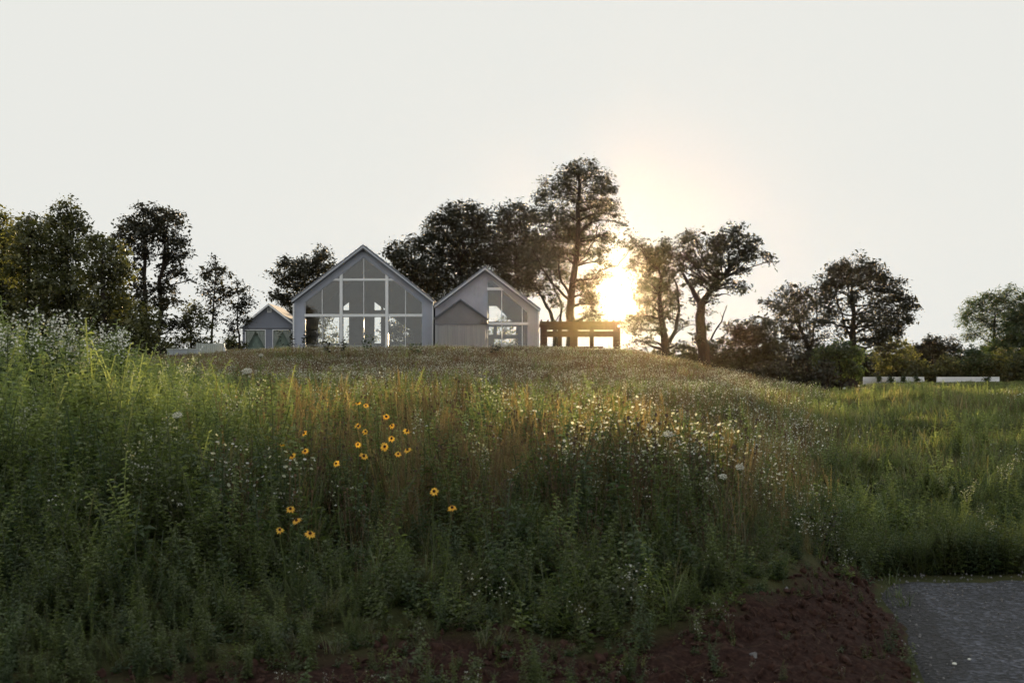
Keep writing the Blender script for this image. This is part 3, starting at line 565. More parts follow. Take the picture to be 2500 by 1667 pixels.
def roof_slabs(mb, le, ri, re_, Y0, Y1, th, seams=True):
    """le, ri, re_: (x,z) of left eave top, ridge top, right eave top; two slabs"""
    for a, b_ in ((le, ri), (ri, re_)):
        d = Vector((b_[0] - a[0], b_[1] - a[1])); nrm = Vector((-d.y, d.x)).normalized()
        if nrm.y < 0: nrm = -nrm
        lo_ = -nrm * th
        dv = Vector((0, -th / abs(nrm.y)))
        if a is ri: p = [ri, re_, (re_[0] + lo_.x, re_[1] + lo_.y), (ri[0], ri[1] + dv.y)]
        else: p = [le, ri, (ri[0], ri[1] + dv.y), (le[0] + lo_.x, le[1] + lo_.y)]
        mb.plate(p, Y0, Y1)

def hall(name, label, le, ri, re_, x_l, x_r, wall_top_off, glaz, frames, rear_holes, downs, sid, D=12.0):
    """all in photo px at Y=100; returns root"""
    Lx, Ly = Q(*le); Rx, Ry_ = Q(*re_); Ix, Iy = Q(*ri)
    root = empty(name, ((Lx + Rx) / 2, 100, 3.46), label, 'building')
    OG = root.location
    xl, xr = Q(x_l, 0)[0], Q(x_r, 0)[0]
    off = wall_top_off                                  # wall top below the roof line, m
    def top(x):
        return (Ly + (Iy - Ly) * (x - Lx) / (Ix - Lx) if x < Ix else Iy + (Ry_ - Iy) * (x - Ix) / (Rx - Ix)) - off
    outer = [(xl, ZB), (xr, ZB), (xr, top(xr)), (Ix, top(Ix)), (xl, top(xl))]
    MB().plate(outer, 100.0, 100.25, [poly(glaz)]).build('front_wall', M[sid], root, OG)
    YR = 100 + D
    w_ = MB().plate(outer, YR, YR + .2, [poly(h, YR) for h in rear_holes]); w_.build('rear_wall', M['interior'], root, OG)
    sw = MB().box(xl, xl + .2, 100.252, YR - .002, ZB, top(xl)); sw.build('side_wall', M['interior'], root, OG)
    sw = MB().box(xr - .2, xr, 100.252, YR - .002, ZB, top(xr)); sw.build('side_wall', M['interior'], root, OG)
    MB().box(xl + .2, xr - .2, 100.252, YR - .002, 3.3, 3.47).build('floor', M['floorboard'], root, OG)
    rb = MB(); roof_slabs(rb, (Lx, Ly), (Ix, Iy), (Rx, Ry_), 99.55, YR + .5, off - .02)
    ro = rb.build('roof', M['roof'], root, OG)
    # standing seams, seen end on along the verge
    sm_ = MB()
    for a, b_ in (((Lx, Ly), (Ix, Iy)), ((Ix, Iy), (Rx, Ry_))):
        n = 14
        for i in range(n):
            t = (i + .5) / n; x = a[0] + (b_[0] - a[0]) * t; z = a[1] + (b_[1] - a[1]) * t
            sm_.box(x - .015, x + .015, 99.56, YR + .45, z - .01, z + .045)
    sm_.build('seam', M['roof'], ro, OG)
    # verge board, lighter, 3 mm proud
    vb = MB(); o1 = off - .03
    for a, b_ in (((Lx + .05, Ly - .11), (Ix, Iy - .11)), ((Ix, Iy - .11), (Rx - .05, Ry_ - .11))):
        vb.plate([a, b_, (b_[0], b_[1] - .13), (a[0], a[1] - .13)], 99.50, 99.546)
    vb.build('verge_board', M['trim2'], root, OG)
    return root, OG, top, xl, xr

# the large hall
glz = [(743.5, 870), (743.5, 737.5), (888, 627.5), (1031.5, 737.5), (1031.5, 870)]
rear = [[(764, 838), (764, 774), (828, 774), (828, 838)], [(838, 838), (838, 774), (852, 774), (852, 838)], [(838, 757), (838, 748), (852, 737), (852, 757)],
        [(914, 838), (914, 774), (930, 774), (930, 838)], [(914, 757), (914, 737), (930, 749), (930, 757)],
        [(949, 834), (949, 773), (957, 773), (988, 797), (1010, 808), (1010, 834)], [(936, 756), (936, 750), (941, 756)],
        [(790, 851), (790, 843), (826, 843), (826, 851)], [(955, 851), (955, 842), (1000, 842), (1000, 851)]]
root, OG, top, xl, xr = hall('glass_gabled_hall', 'largest pale grey gabled hall, its gable end nearly all glass', (713, 731), (888, 598), (1062, 733), 718, 1058, .28, glz, None, rear, None, 'siding', D=11)
def gy(x):      # slope of the glazed opening, px
    return line_y((743.5, 737.5), (888, 627.5), x) if x < 888 else line_y((888, 627.5), (1031.5, 737.5), x)
win = MB().plate(poly([(743.5, 870), (743.5, 737.5), (888, 627.5), (1031.5, 737.5), (1031.5, 870)]), 100.14, 100.15)
fr_root = MB()
hw = .7
outl = [(743.5, 870), (743.5, 737.5), (888, 627.5), (1031.5, 737.5), (1031.5, 870)]
inl = [(745.6, 871), (745.6, 738.6), (888, 630.2), (1029.4, 738.6), (1029.4, 871)]
fr_root.plate(poly(outl), 100.08, 100.20, [poly([(745.6, 869), (745.6, 738.6), (888, 630.2), (1029.4, 738.6), (1029.4, 869)])])
fo = fr_root.build('window', M['trim2'], root, OG)
win.build('pane', M['glass'], fo, OG)
for (a, b_) in ((829.5, 836.6), (941, 948.4)):
    MB().plate(poly([(a, 870), (a, gy(a) + 2), (b_, gy(b_) + 2), (b_, 870)]), 99.90, 100.20).build('mullion_column', M['white_trim'], root, OG)
lb_ = MB()
for (a, b_) in ((743.5, 829.4), (836.7, 940.9), (948.5, 1031.5)): lb_.plate(poly([(a, 773), (a, 766.5), (b_, 766.5), (b_, 773)]), 99.96, 100.2)
lb_.build('crossbar', M['white_trim'], root, OG)
ub = MB(); ub.plate(poly([(812, 685.5), (819, 680), (829.4, 680), (829.4, 685.5)]), 99.96, 100.2); ub.plate(poly([(836.7, 685.5), (836.7, 680), (940.9, 680), (940.9, 685.5)]), 99.96, 100.2); ub.plate(poly([(948.5, 685.5), (948.5, 680), (956, 680), (963, 685.5)]), 99.96, 100.2)
ub.build('crossbar', M['white_trim'], root, OG)
for x in (786.5, 888, 990):
    tb = MB()
    segs = [(gy(x) + 2, 766.4)] if x != 888 else [(gy(x) + 2, 679.9), (685.6, 766.4)]
    for s0, s1 in segs + [(773.1, 870)]: tb.plate(poly([(x - .8, s1), (x - .8, s0), (x + .8, s0), (x + .8, s1)]), 100.02, 100.2)
    tb.build('glazing_bar', M['white_trim'], root, OG)
for x in (716.5, 1056.5):
    MB().tube([P(x, 741, 99.85), P(x, 870, 99.85)], .055, 8).build('downpipe', M['white_trim'], root, OG)
M['pale_cloth'] = surf('pale_cloth', (.5, .5, .5), (.6, .6, .58), rough=.8)
def table(px, Y, wpx, label):
    c = P(px, 0, Y); z0 = 3.47
    t = empty('table', (c.x, Y, z0), label, 'table', 'tables inside the large hall')
    k = Y / F * wpx / 2
    MB().box(c.x - k, c.x + k, Y - .4, Y + .4, z0 + .70, z0 + .75).build('table_top', M['pale_cloth'], t, t.location)
    for sx in (-1, 1):
        for sy in (-1, 1):
            x = c.x + sx * (k - .06); MB().box(x - .03, x + .03, Y + sy * .34 - .03, Y + sy * .34 + .03, z0, z0 + .699).build('leg', M['pale_cloth'], t, t.location)
table(775, 103.5, 55, 'pale table inside the left bay of the large hall')
table(880, 104.5, 50, 'pale table inside the middle bay of the large hall')
table(985, 103.8, 60, 'pale table inside the right bay of the large hall')

# the right hall
glz2 = [(1189, 870), (1189, 682), (1201, 682), (1289.5, 762), (1289.5, 870)]
rear2 = [[(1194, 785), (1194, 747), (1212, 747), (1250, 785)], [(1194, 817), (1194, 798), (1205, 798), (1205, 817)], [(1213, 817), (1213, 797), (1265, 797), (1265, 817)],
         [(1206, 848), (1206, 827), (1265, 827), (1265, 848)]]
root, OG, top, xl, xr = hall('white_gabled_hall', 'smaller pale gabled hall with a one sided tall window beside the pergola', (1059.5, 744), (1184.5, 651), (1320.5, 754), 1062.5, 1316, .27, glz2, None, rear2, None, 'siding2', D=11)
def gy2(x): return 682 if x < 1201 else line_y((1201, 682), (1289.5, 762), x)
fo = MB().plate(poly(glz2), 100.08, 100.2, [poly([(1191, 869), (1191, 684), (1200.5, 684), (1287.5, 763), (1287.5, 869)])]).build('window', M['trim2'], root, OG)
MB().plate(poly(glz2), 100.14, 100.15).build('pane', M['glass'], fo, OG)
MB().plate(poly([(1189, 708.5), (1189, 702), (1223, 702), (1230, 708.5)]), 99.95, 100.2).build('crossbar', M['white_trim'], root, OG)
MB().plate(poly([(1189, 793), (1189, 787), (1290, 787), (1290, 793)]), 99.95, 100.2).build('crossbar', M['white_trim'], root, OG)
for x, y0 in ((1225, 708.6), (1275, gy2(1275) + 2)):
    tb = MB()
    for s0, s1 in ((y0, 786.9), (793.1, 870)): tb.plate(poly([(x - .9, s1), (x - .9, s0), (x + .9, s0), (x + .9, s1)]), 100.02, 100.2)
    tb.build('glazing_bar', M['white_trim'], root, OG)
MB().tube([P(1314.5, 760, 99.85), P(1314.5, 870, 99.85)], .05, 8).build('downpipe', M['white_trim'], root, OG)
# porch gable in front (part of the hall)
YP = 98.4
porch = MB().plate(poly([(1061.5, 870), (1061.5, 776), (1124, 733), (1190, 781), (1190, 792), (1186, 792), (1186, 870)], YP), YP, 99.5).build('porch', M['porch_siding'], root, OG)
MB().plate(poly([(1059, 776), (1124, 729.5), (1194, 779.5), (1194, 783), (1124, 733.1), (1059, 779.5)], YP), YP - .2, 99.49).build('porch_roof', M['roof'], porch, OG)
cor = MB()
xs_ = np.arange(Q(1063, 0, YP)[0], Q(1185.5, 0, YP)[0], .11)
z1, z0 = Q(0, 792, YP)[1], ZB
cr_ = np.random.default_rng(4); x = xs_[0]
while x < xs_[-1] - .1:
    w_ = cr_.uniform(.06, .16); cor.box(x, x + w_, YP - cr_.uniform(.04, .09), YP - .0205, z0, z1); x += w_ + cr_.uniform(.03, .09)
cor.box(xs_[0], xs_[-1] + .06, YP - .02, YP - .003, z0, z1)
cor.build('corrugated_panel', M['corrugated'], porch, OG)
MB().plate(poly([(1060.5, 792.6), (1060.5, 790.6), (1190, 790.6), (1190, 792.6)], YP), YP - .09, YP - .051).build('trim_strip', M['roof'], porch, OG)
for x in (1177, 1185):
    lm = MB(); c = P(x, 785, YP); lm.box(c.x - .1, c.x + .1, YP - .24, YP - .07, c.z - .12, c.z + .12); lm.box(c.x - .03, c.x + .03, YP - .07, YP - .001, c.z + .02, c.z + .08)
    lm.build('wall_lamp', M['lamp'], porch, OG)

# small outbuilding
YS = 101.0
M['back_plaster'] = surf('back_plaster', (.50, .64, .60), (.56, .70, .66), scale=2, rough=.9)
OGs = Vector((*[P(655, 0, YS).x, YS], 3.4))
sh = empty('outbuilding', OGs, 'small grey gabled outbuilding with two curtained windows, left of the large hall', 'building')
def PS(pts): return poly(pts, YS)
holes = [PS([(600, 862), (600, 806), (647.5, 806), (647.5, 862)]), PS([(667, 862), (667, 806), (712, 806), (712, 862)])]
MB().plate(PS([(592, 870), (592, 797), (657.4, 746), (716, 789), (716, 870)]), YS, YS + .2, holes).build('front_wall', M['shed_siding'], sh, OGs)
MB().box(Q(592, 0, YS)[0] + .2, Q(716, 0, YS)[0], YS + .42, YS + .5, 3.3, Q(0, 800, YS)[1]).build('added_window_backing', M['back_plaster'], sh, OGs)  # pale panel added close behind the windows to brighten them
rb = MB(); a, i_, c_ = Q(588, 797.5, YS), Q(657.4, 741, YS), Q(717, 787, YS)
roof_slabs(rb, a, i_, c_, YS - .35, YS + 6, .12); rb.build('roof', M['roof'], sh, OGs)
vb = MB()
for p, q in ((a, i_), (i_, c_)): vb.plate([(p[0], p[1] - .02), (q[0], q[1] - .02), (q[0], q[1] - .16), (p[0], p[1] - .16)], YS - .40, YS - .354)
vb.build('verge_board', M['white_trim'], sh, OGs)
MB().box(Q(592, 0, YS)[0], Q(592, 0, YS)[0] + .2, YS + .202, YS + 6, ZB, Q(0, 800, YS)[1]).build('side_wall', M['shed_siding'], sh, OGs)
MB().box(Q(592, 0, YS)[0], Q(716, 0, YS)[0], YS + 6.002, YS + 6.2, ZB, Q(0, 790, YS)[1]).build('rear_wall', M['back_plaster'], sh, OGs)
MB().box(Q(590, 0, YS)[0], Q(716, 0, YS)[0], YS - .05, YS - .003, Q(0, 803, YS)[1], Q(0, 800, YS)[1]).build('trim_strip', M['roof'], sh, OGs)
vt = MB(); x0, zt = Q(652.5, 751, YS); x1, zb_ = Q(663, 763, YS)
vt.plate([(x0, zb_), (x1, zb_), (x1, zt), (x0, zt)], YS - .05, YS - .002, [[(x0 + .05, zb_ + .05), (x1 - .05, zb_ + .05), (x1 - .05, zt - .05), (x0 + .05, zt - .05)]])
for k in range(5): z = zb_ + .07 + k * .047; vt.box(x0 + .05, x1 - .05, YS - .03, YS - .003, z, z + .02)
vt.build('vent', M['white_trim'], sh, OGs)
for (xa, xb) in ((600, 647.5), (667, 712)):
    f_ = MB().plate(PS([(xa - 1.5, 862), (xa - 1.5, 804.5), (xb + 1.5, 804.5), (xb + 1.5, 862)]), YS - .04, YS + .1, [PS([(xa + .4, 861), (xa + .4, 806.4), (xb - .4, 806.4), (xb - .4, 861)])]).build('window', M['white_trim'], sh, OGs)
    MB().plate(PS([(xa + .4, 861), (xa + .4, 806.4), (xb - .4, 806.4), (xb - .4, 861)]), YS + .0, YS + .01).build('pane', M['glass'], f_, OGs)
    mid = (xa + xb) / 2
    for sgn, e in ((1, xa), (-1, xb)):
        n = 14; cv = []; cf = []
        for i in range(n + 1):
            t = i / n
            wtop = (mid - 4 * sgn) if True else 0
            for j, yy in enumerate(np.linspace(807, 846, 8)):
                s = j / 7
                reach = abs(mid - e) * (1.0 - .12) * (1 - s) ** 1.15 + 3
                xx = e + sgn * (1 + reach * t)
                v = P(xx, yy, YS); cv.append((v.x, YS + .11 + .03 * math.sin(t * n * 1.7), v.z))
        for i in range(n):
            for j in range(7):
                q = i * 8 + j; cf.append((q, q + 8, q + 9, q + 1))
        mb = MB(); mb.add(cv, cf); mb.build('curtain', M['curtain'], f_, OGs, smooth=True)

# pergola
YG = 99.0
OGp = Vector((P(1418, 0, YG).x, YG, 3.4))
pg = empty('pergola', OGp, 'brown timber pergola with solid side boards, glowing in the low sun', 'pergola')
def gb(x0, x1, y0, y1, Ya, Yb, mb): a = P(x0, y1, YG); b_ = P(x1, y0, YG); mb.box(a.x, b_.x, Ya, Yb, a.z, b_.z); return mb
gb(1319, 1519, 785, 793, YG - .06, YG + .06, MB()).build('top_beam', M['wood'], pg, OGp)
gb(1336, 1497, 793.2, 805.5, YG - .03, YG + .03, MB()).build('fascia_board', M['wood'], pg, OGp)
gb(1336, 1497, 808, 822.5, YG - .03, YG + .03, MB()).build('fascia_board', M['wood'], pg, OGp)
for (x0, x1) in ((1319, 1336), (1362, 1372), (1392, 1402), (1440, 1450), (1497, 1508)): gb(x0, x1, 793.2, 880, YG + .07, YG + .3, MB()).build('post', M['wood'], pg, OGp)
for (x0, x1) in ((1322, 1334), (1400, 1410), (1500, 1514)):
    a = P(x0, 793.2, YG + 4.5); b_ = P(x1, 880, YG + 4.5); MB().box(a.x, b_.x, YG + 4.3, YG + 4.5, ZB, P(0, 793, YG)[2]).build('post', M['wood'], pg, OGp)
for i in range(13):
    x = P(1322 + i * 16, 0, YG).x; zt = P(0, 785, YG).z
    MB().box(x - .04, x + .04, YG - .35, YG + 4.9, zt + .003, zt + .12).build('rafter', M['wood'], pg, OGp)
gb(1319, 1519, 786, 793, YG + 4.3, YG + 4.5, MB()).build('top_beam', M['wood'], pg, OGp)
gb(1338, 1480, 843, 847, YG + 3.2, YG + 4.2, MB()).build('bench', M['wood'], pg, OGp)

# picket fence and low wall at the left
YF = 76
OGf = P(516, 868, YF); pf = empty('picket_fence', OGf, 'short run of white picket fence left of the outbuilding', 'fence')
M['fence_white'] = surf('weathered_white_paint', (.42, .46, .44), (.55, .58, .55), scale=4, rough=.8, stretch=(4, 1, .5))
mb = MB(); x0 = P(485, 0, YF).x; x1 = P(546, 0, YF).x; zt = P(0, 838, YF).z
for x in np.arange(x0, x1, .105): mb.box(x, x + .085, YF - .012, YF + .012, 2.5, zt + rng.uniform(-.012, .012))
mb.build('picket_panel', M['fence_white'], pf, OGf)
MB().box(x0, x1, YF + .013, YF + .05, zt - .12, zt - .06).build('rail', M['fence_white'], pf, OGf)
for x in (x0 - .08, x1 + .02): MB().box(x - .05, x + .05, YF - .04, YF + .06, 2.4, zt + .03).build('post', M['fence_white'], pf, OGf)
mb = MB(); a = P(549, 840, YF); b_ = P(556, 866, YF); mb.plate([(a.x - .12, 2.4), (b_.x + .02, 2.4), (b_.x, b_.z), (a.x + .04, a.z)], YF - .35, YF - .31)
mb.build('leaning_board', M['white_trim'], pf, OGf)
YW = 74; a = P(408, 851, YW); b_ = P(484, 875, YW)
OGw = Vector(((a.x + b_.x) / 2, YW, 2.5)); lw = empty('low_wall', OGw, 'low pale blue grey wall half hidden in weeds left of the picket fence', 'wall')
M['bluegrey'] = surf('bluegrey_panel', (.38, .42, .48), (.46, .50, .56), scale=3, rough=.6)
MB().box(a.x, b_.x, YW, YW + .25, 2.3, a.z - .06).build('wall_body', M['bluegrey'], lw, OGw)
MB().box(a.x - .04, b_.x + .04, YW - .03, YW + .28, a.z - .058, a.z).build('coping', M['fence_white'], lw, OGw)

# white block walls at the right
YK = 120.0
M['white_block'] = surf('white_block', (.86, .86, .90), (.9, .9, .92), scale=8, rough=.7)
def blockwall(label, x_right, lefts, gapsq):
    c = P((lefts[0] + x_right) / 2, 929, YK); zb = 1.56
    t = empty('block_wall', (c.x, YK, zb), label, 'wall', 'white block walls below the hedge')
    mb = MB(); h = .10; r = np.random.default_rng(int(x_right))
    MB().box(P(lefts[0] + 2, 0, YK).x, P(x_right, 0, YK).x - .05, YK + .04, YK + .35, zb - .5, zb + h * 3.9).build('wall_core', M['white_block'], t, t.location)
    for row in range(4):
        x = P(lefts[row], 0, YK).x - (row % 2) * .1; xe = P(x_right, 0, YK).x - r.uniform(0, .12)
        while x < xe - .1:
            w_ = min(.42, xe - x); q = 1250 + F * (x + w_ / 2) / YK
            if not any(g0 < q < g1 and row in rw for g0, g1, rw in gapsq):
                mb.box(x, x + w_ - .015, YK - r.uniform(0, .02), YK + .038, zb + row * h, zb + row * h + h - .014)
            x += .42
    mb.build('block_course', M['white_block'], t, t.location)
blockwall('left white block wall with a stepped left end and four dark shrubs', 2258, [2107, 2111, 2117, 2122], [(2245, 2254, (2,))])
blockwall('right white block wall with a stepped left end and one dark shrub', 2442, [2287, 2290, 2299, 2309], [(2418, 2426, (1,)), (2431, 2440, (1, 2))])
for i, px in enumerate((2145, 2176, 2206, 2237, 2410)):
    lb = ['leftmost dark ball shrub against the left white wall', 'second dark ball shrub from the left against the left white wall', 'third dark ball shrub from the left against the left white wall', 'rightmost dark ball shrub against the left white wall', 'single dark ball shrub against the right white wall'][i]
    tree('ball_shrub', lb, 'shrub', YK - .6, [(px, 931), (px, 927)], .03, [(px, 923.5, 6.5, 1), (px, 927, 5, 1)], 'leaf_green', 900, .11, .06, clump=.12, seed=80 + i, group='dark shrubs against the white walls', sink=.1, depth=0)
for i, (px, lb) in enumerate(((2062, 'leftmost pale boulder left of the white walls'), (2076, 'middle pale boulder left of the white walls'), (2096, 'pale boulder nearest the white walls'))):
    c = P(px, 932, 112); c.z = gz(c.x, 112) + .08
    bm = bmesh.new(); bmesh.ops.create_icosphere(bm, subdivisions=3, radius=.13)
    for v in bm.verts: v.co *= 1 + .22 * mnoise.noise(v.co * 9 + Vector((i * 3, 0, 0))); v.co.z *= .75
    me = bpy.data.meshes.new('boulder'); bm.to_mesh(me); bm.free(); me.materials.append(M['white_block'])
    o = bpy.data.objects.new('boulder', me); link(o); o.location = c; tag(o, lb, 'boulder', 'pale boulders left of the white walls')

# ------------------------------------------------------------------ meadow plant prototypes (unlinked collection)
def curved_blades(n, h, w_, spread, lean, r, base=0.02, segs=3):
    V, Fs = [], []; k = 0; A = []
    for i in range(n):
        a = r.uniform(0, 6.283); p = r.normal(0, base, 2); hh = h * r.uniform(.5, 1.1); le = lean * r.uniform(.2, 1.2) * hh
        sd = np.array([-math.sin(a), math.cos(a), 0]); dr = np.array([math.cos(a), math.sin(a), 0]); ww = w_ * r.uniform(.6, 1.3)
        va = r.uniform(0, 1)
        for s in range(segs + 1):
            t = s / segs; c = np.array([p[0], p[1], 0]) + dr * (spread * t + le * t * t) + np.array([0, 0, hh * (t - .25 * lean * t * t)])
            wd = ww * (1 - t ** 1.5) + .0006
            V += [c - sd * wd / 2, c + sd * wd / 2]; A += [va, va]
        for s in range(segs): q = k + s * 2; Fs.append((q, q + 1, q + 3, q + 2))
        k += 2 * (segs + 1)
    return np.array(V), np.array(Fs), np.array(A)
def stem_leaves(h, nl, L, W, r, lean=.1, up=.5, top_taper=True, start=.1, droop=.3, sw=.004):
    """a stem with leaves up it"""
    V, Fs, A = [], [], []; k = 0
    a = r.uniform(0, 6.283); ln = np.array([math.cos(a), math.sin(a), 0]) * lean * h * r.uniform(.3, 1.2)
    st = lambda t: np.array([0, 0, h * t]) + ln * t * t
    pts = np.array([st(t) for t in np.linspace(0, 1, 5)])
    for sd in (np.array([sw, 0, 0]), np.array([0, sw, 0])):
        for p in pts: V += [p - sd, p + sd]; A += [.3, .3]
        for s in range(4): q = k + 2 * s; Fs.append((q, q + 1, q + 3, q + 2))
        k += 10
    for i in range(nl):
        t = start + (1 - start) * (i + r.uniform(0, 1)) / nl; c = st(t); b = i * 2.4 + r.uniform(-.5, .5)
        l = L * r.uniform(.6, 1.2) * (1.1 - .75 * t if top_taper else 1); ww = W * r.uniform(.7, 1.2) * (1.1 - .6 * t if top_taper else 1)
        d = np.array([math.cos(b), math.sin(b), up * r.uniform(.3, 1.3)]); d /= np.linalg.norm(d); sd = np.array([-math.sin(b), math.cos(b), r.normal(0, .25)])
        m_ = c + d * l * .5 + sd * ww * .5; m2 = c + d * l * .5 - sd * ww * .5; e = c + d * l - np.array([0, 0, droop * l])
        V += [c, m_, e, m2]; va = np.clip(.25 + .5 * t + r.normal(0, .15), 0, 1); A += [va] * 4; Fs.append((k, k + 1, k + 2, k + 3)); k += 4
    return np.array(V), np.array(Fs), np.array(A), st
def discs(cent, rad, r, tilt=.5, sides=6):
    V, T = [], []; k = 0
    for c in cent:
        n = np.array([r.normal(0, tilt), r.normal(0, tilt) - .35, 1]); n /= np.linalg.norm(n); a = np.cross(n, [1, 0, 0]); a /= np.linalg.norm(a); b = np.cross(n, a); q = rad * r.uniform(.7, 1.25)
        for s in range(sides): th = s / sides * 6.283; V.append(c + q * (math.cos(th) * a + math.sin(th) * b))
        T.append(list(range(k, k + sides))); k += sides
    return np.array(V), np.array(T)
class PB:
    def __init__(s): s.V, s.F, s.MI, s.A, s.n, s.mats = [], [], [], [], 0, []
    def add(s, V, Fs, A, mat, off=(0, 0, 0), rot=0, sc_=1):
        c, q = math.cos(rot), math.sin(rot); V = np.asarray(V) * sc_
        V = np.stack([V[:, 0] * c - V[:, 1] * q, V[:, 0] * q + V[:, 1] * c, V[:, 2]], -1) + np.array(off)
        if mat not in s.mats: s.mats.append(mat)
        s.V.append(V); s.F.append(np.asarray(Fs) + s.n); s.MI.append(np.full(len(Fs), s.mats.index(mat))); s.A.append(np.broadcast_to(A, (len(V),))); s.n += len(V)
    def mesh(s, name):
        # group faces by arity, keeping the material index order
        fs = {}
        for f, mi in zip(s.F, s.MI): fs.setdefault(f.shape[1], []).append((f, mi))
        Fl, ML = [], []
        for k_ in fs: Fl.append(np.concatenate([a for a, _ in fs[k_]])); ML.append(np.concatenate([b for _, b in fs[k_]]))
        return npmesh(name, np.concatenate(s.V), Fl, [M[x] for x in s.mats], mi=np.concatenate(ML), attrs={'var': np.concatenate(s.A)})
protos = bpy.data.collections.new('plant_prototypes')
PIDX = {}
def proto(name, pb):
    o = bpy.data.objects.new('%02d_%s' % (len(PIDX), name), pb.mesh(name)); protos.objects.link(o); PIDX.setdefault(name, []).append(len(PIDX_ALL)); PIDX_ALL.append(o); return o
PIDX_ALL = []
def proto(name, pb):
    i = len(PIDX_ALL); o = bpy.data.objects.new('plant_%03d' % i, pb.mesh(name)); protos.objects.link(o); PIDX_ALL.append(o); PIDX.setdefault(name, []).append(i)
pr = np.random.default_rng(21)
def U(a, b_): return pr.uniform(a, b_)
for v_ in range(4):      # lush leafy weed, several stems
    pb = PB()
    for k in range(5):
        V_, F_, A_, st_ = stem_leaves(U(.45, 1.0), 34, .15, .042, pr, up=.4, lean=.3)
        pb.add(V_, F_, A_, 'g_lush' if v_ != 2 else 'g_blue', (U(-.14, .14), U(-.14, .14), 0), U(0, 6))
    proto('lush', pb)
for v_ in range(3):      # weed ending in a pale plume
    pb = PB()
    for k in range(3):
        V_, F_, A_, st_ = stem_leaves(U(.8, 1.1), 36, .12, .030, pr, up=.5, lean=.2); off = (U(-.12, .12), U(-.12, .12), 0); ro_ = U(0, 6)
        pb.add(V_, F_, A_, 'g_lush', off, ro_)
        cen = np.array([st_(U(.80, 1.03)) + pr.normal(0, .035, 3) for _ in range(34)])
        V2, F2 = discs(cen, .009, pr, .9); pb.add(V2, F2, .5, 'petal_cream', off, ro_)
    proto('plume', pb)
for v_ in range(3):      # green grass tuft
    pb = PB(); V_, F_, A_ = curved_blades(40, .42, .009, .10, .95, pr, base=.06); pb.add(V_, F_, A_, 'g_olive' if v_ < 2 else 'g_lush'); proto('grass', pb)
for v_ in range(3):      # tan grass with seed heads
    pb = PB(); V_, F_, A_ = curved_blades(24, .6, .006, .06, .55, pr, base=.05); pb.add(V_, F_, A_, 'g_dry')
    V_, F_, A_ = curved_blades(18, .4, .007, .06, .5, pr, base=.05); pb.add(V_, F_, A_, 'g_olive')
    for k in range(6):
        V_, F_, A_, st_ = stem_leaves(U(.6, .85), 22, .028, .006, pr, start=.78, up=1.5, top_taper=False, droop=0, sw=.0022); pb.add(V_, F_, A_, 'g_dry', (U(-.08, .08), U(-.08, .08), 0), U(0, 6))
    proto('dry', pb)
for v_ in range(4):      # white asters / fleabane
    pb = PB()
    for k in range(3):
        V_, F_, A_, st_ = stem_leaves(U(.4, .75), 24, .07, .018, pr, up=.6, sw=.003, lean=.3); off = (U(-.12, .12), U(-.12, .12), 0); ro_ = U(0, 6)
        pb.add(V_, F_, A_, 'g_lush' if v_ % 2 else 'g_olive', off, ro_)
        tips = []
        for q in range(7):
            a = st_(U(.6, .95)); e = a + np.array([pr.normal(0, .07), pr.normal(0, .07), U(.04, .16)]); tips.append(e)
            s_ = np.array([.0015, 0, 0]); pb.add(np.array([a - s_, a + s_, e + s_, e - s_]), np.array([[0, 1, 2, 3]]), .5, 'g_olive', off, ro_)
        V2, F2 = discs(np.array(tips), .0125, pr, .6, 7); pb.add(V2, F2, .5, 'petal_white', off, ro_)
    proto('aster', pb)
for v_ in range(3):      # low broad leaves
    pb = PB()
    for k in range(7):
        V_, F_, A_, st_ = stem_leaves(U(.1, .32), 9, .13, .06, pr, up=.55, lean=.5); pb.add(V_, F_, A_, ('g_lush', 'g_blue', 'g_lush')[v_], (U(-.14, .14), U(-.14, .14), 0), U(0, 6))
    proto('low', pb)
for v_ in range(2):      # fine ferny weed
    pb = PB()
    for k in range(5):
        V_, F_, A_, st_ = stem_leaves(U(.3, .65), 70, .055, .015, pr, up=.3, lean=.35); pb.add(V_, F_, A_, 'g_lush', (U(-.12, .12), U(-.12, .12), 0), U(0, 6))
    proto('ferny', pb)
for v_ in range(2):      # brown stems with dark heads
    pb = PB()
    for k in range(5):
        h = U(.5, .85); V_, F_, A_, st_ = stem_leaves(h, 7, .06, .01, pr, up=.2, sw=.0025); off = (U(-.12, .12), U(-.12, .12), 0); pb.add(V_, F_, A_, 'g_brown', off, 0)
        th = np.linspace(0, 6.283, 7)[:-1]; c = st_(1); rr_ = .011
        Vs = np.array([[c[0] + rr_ * math.cos(a), c[1] + rr_ * math.sin(a), c[2] + dz] for dz in (0, .02) for a in th]); Fs_ = [[i, (i + 1) % 6, (i + 1) % 6 + 6, i + 6] for i in range(6)]
        pb.add(Vs, np.array(Fs_), .2, 'g_brown', off, 0)
        V2, F2 = discs([c + np.array([0, 0, .021])], .011, pr, .1); pb.add(V2, F2, .2, 'g_brown', off, 0)
    V_, F_, A_ = curved_blades(16, .4, .006, .05, .5, pr, base=.08); pb.add(V_, F_, A_, 'g_olive')
    proto('brown', pb)
for v_ in range(2):      # long bright strap leaves
    pb = PB(); V_, F_, A_ = curved_blades(9, .62, .017, .05, .7, pr, base=.03, segs=4); pb.add(V_, F_, np.clip(A_ + .4, 0, 1), 'g_lush')
    V_, F_, A_, st_ = stem_leaves(.7, 6, .16, .02, pr, up=.8); pb.add(V_, F_, A_ + .3, 'g_olive', (.05, 0, 0)); proto('strap', pb)
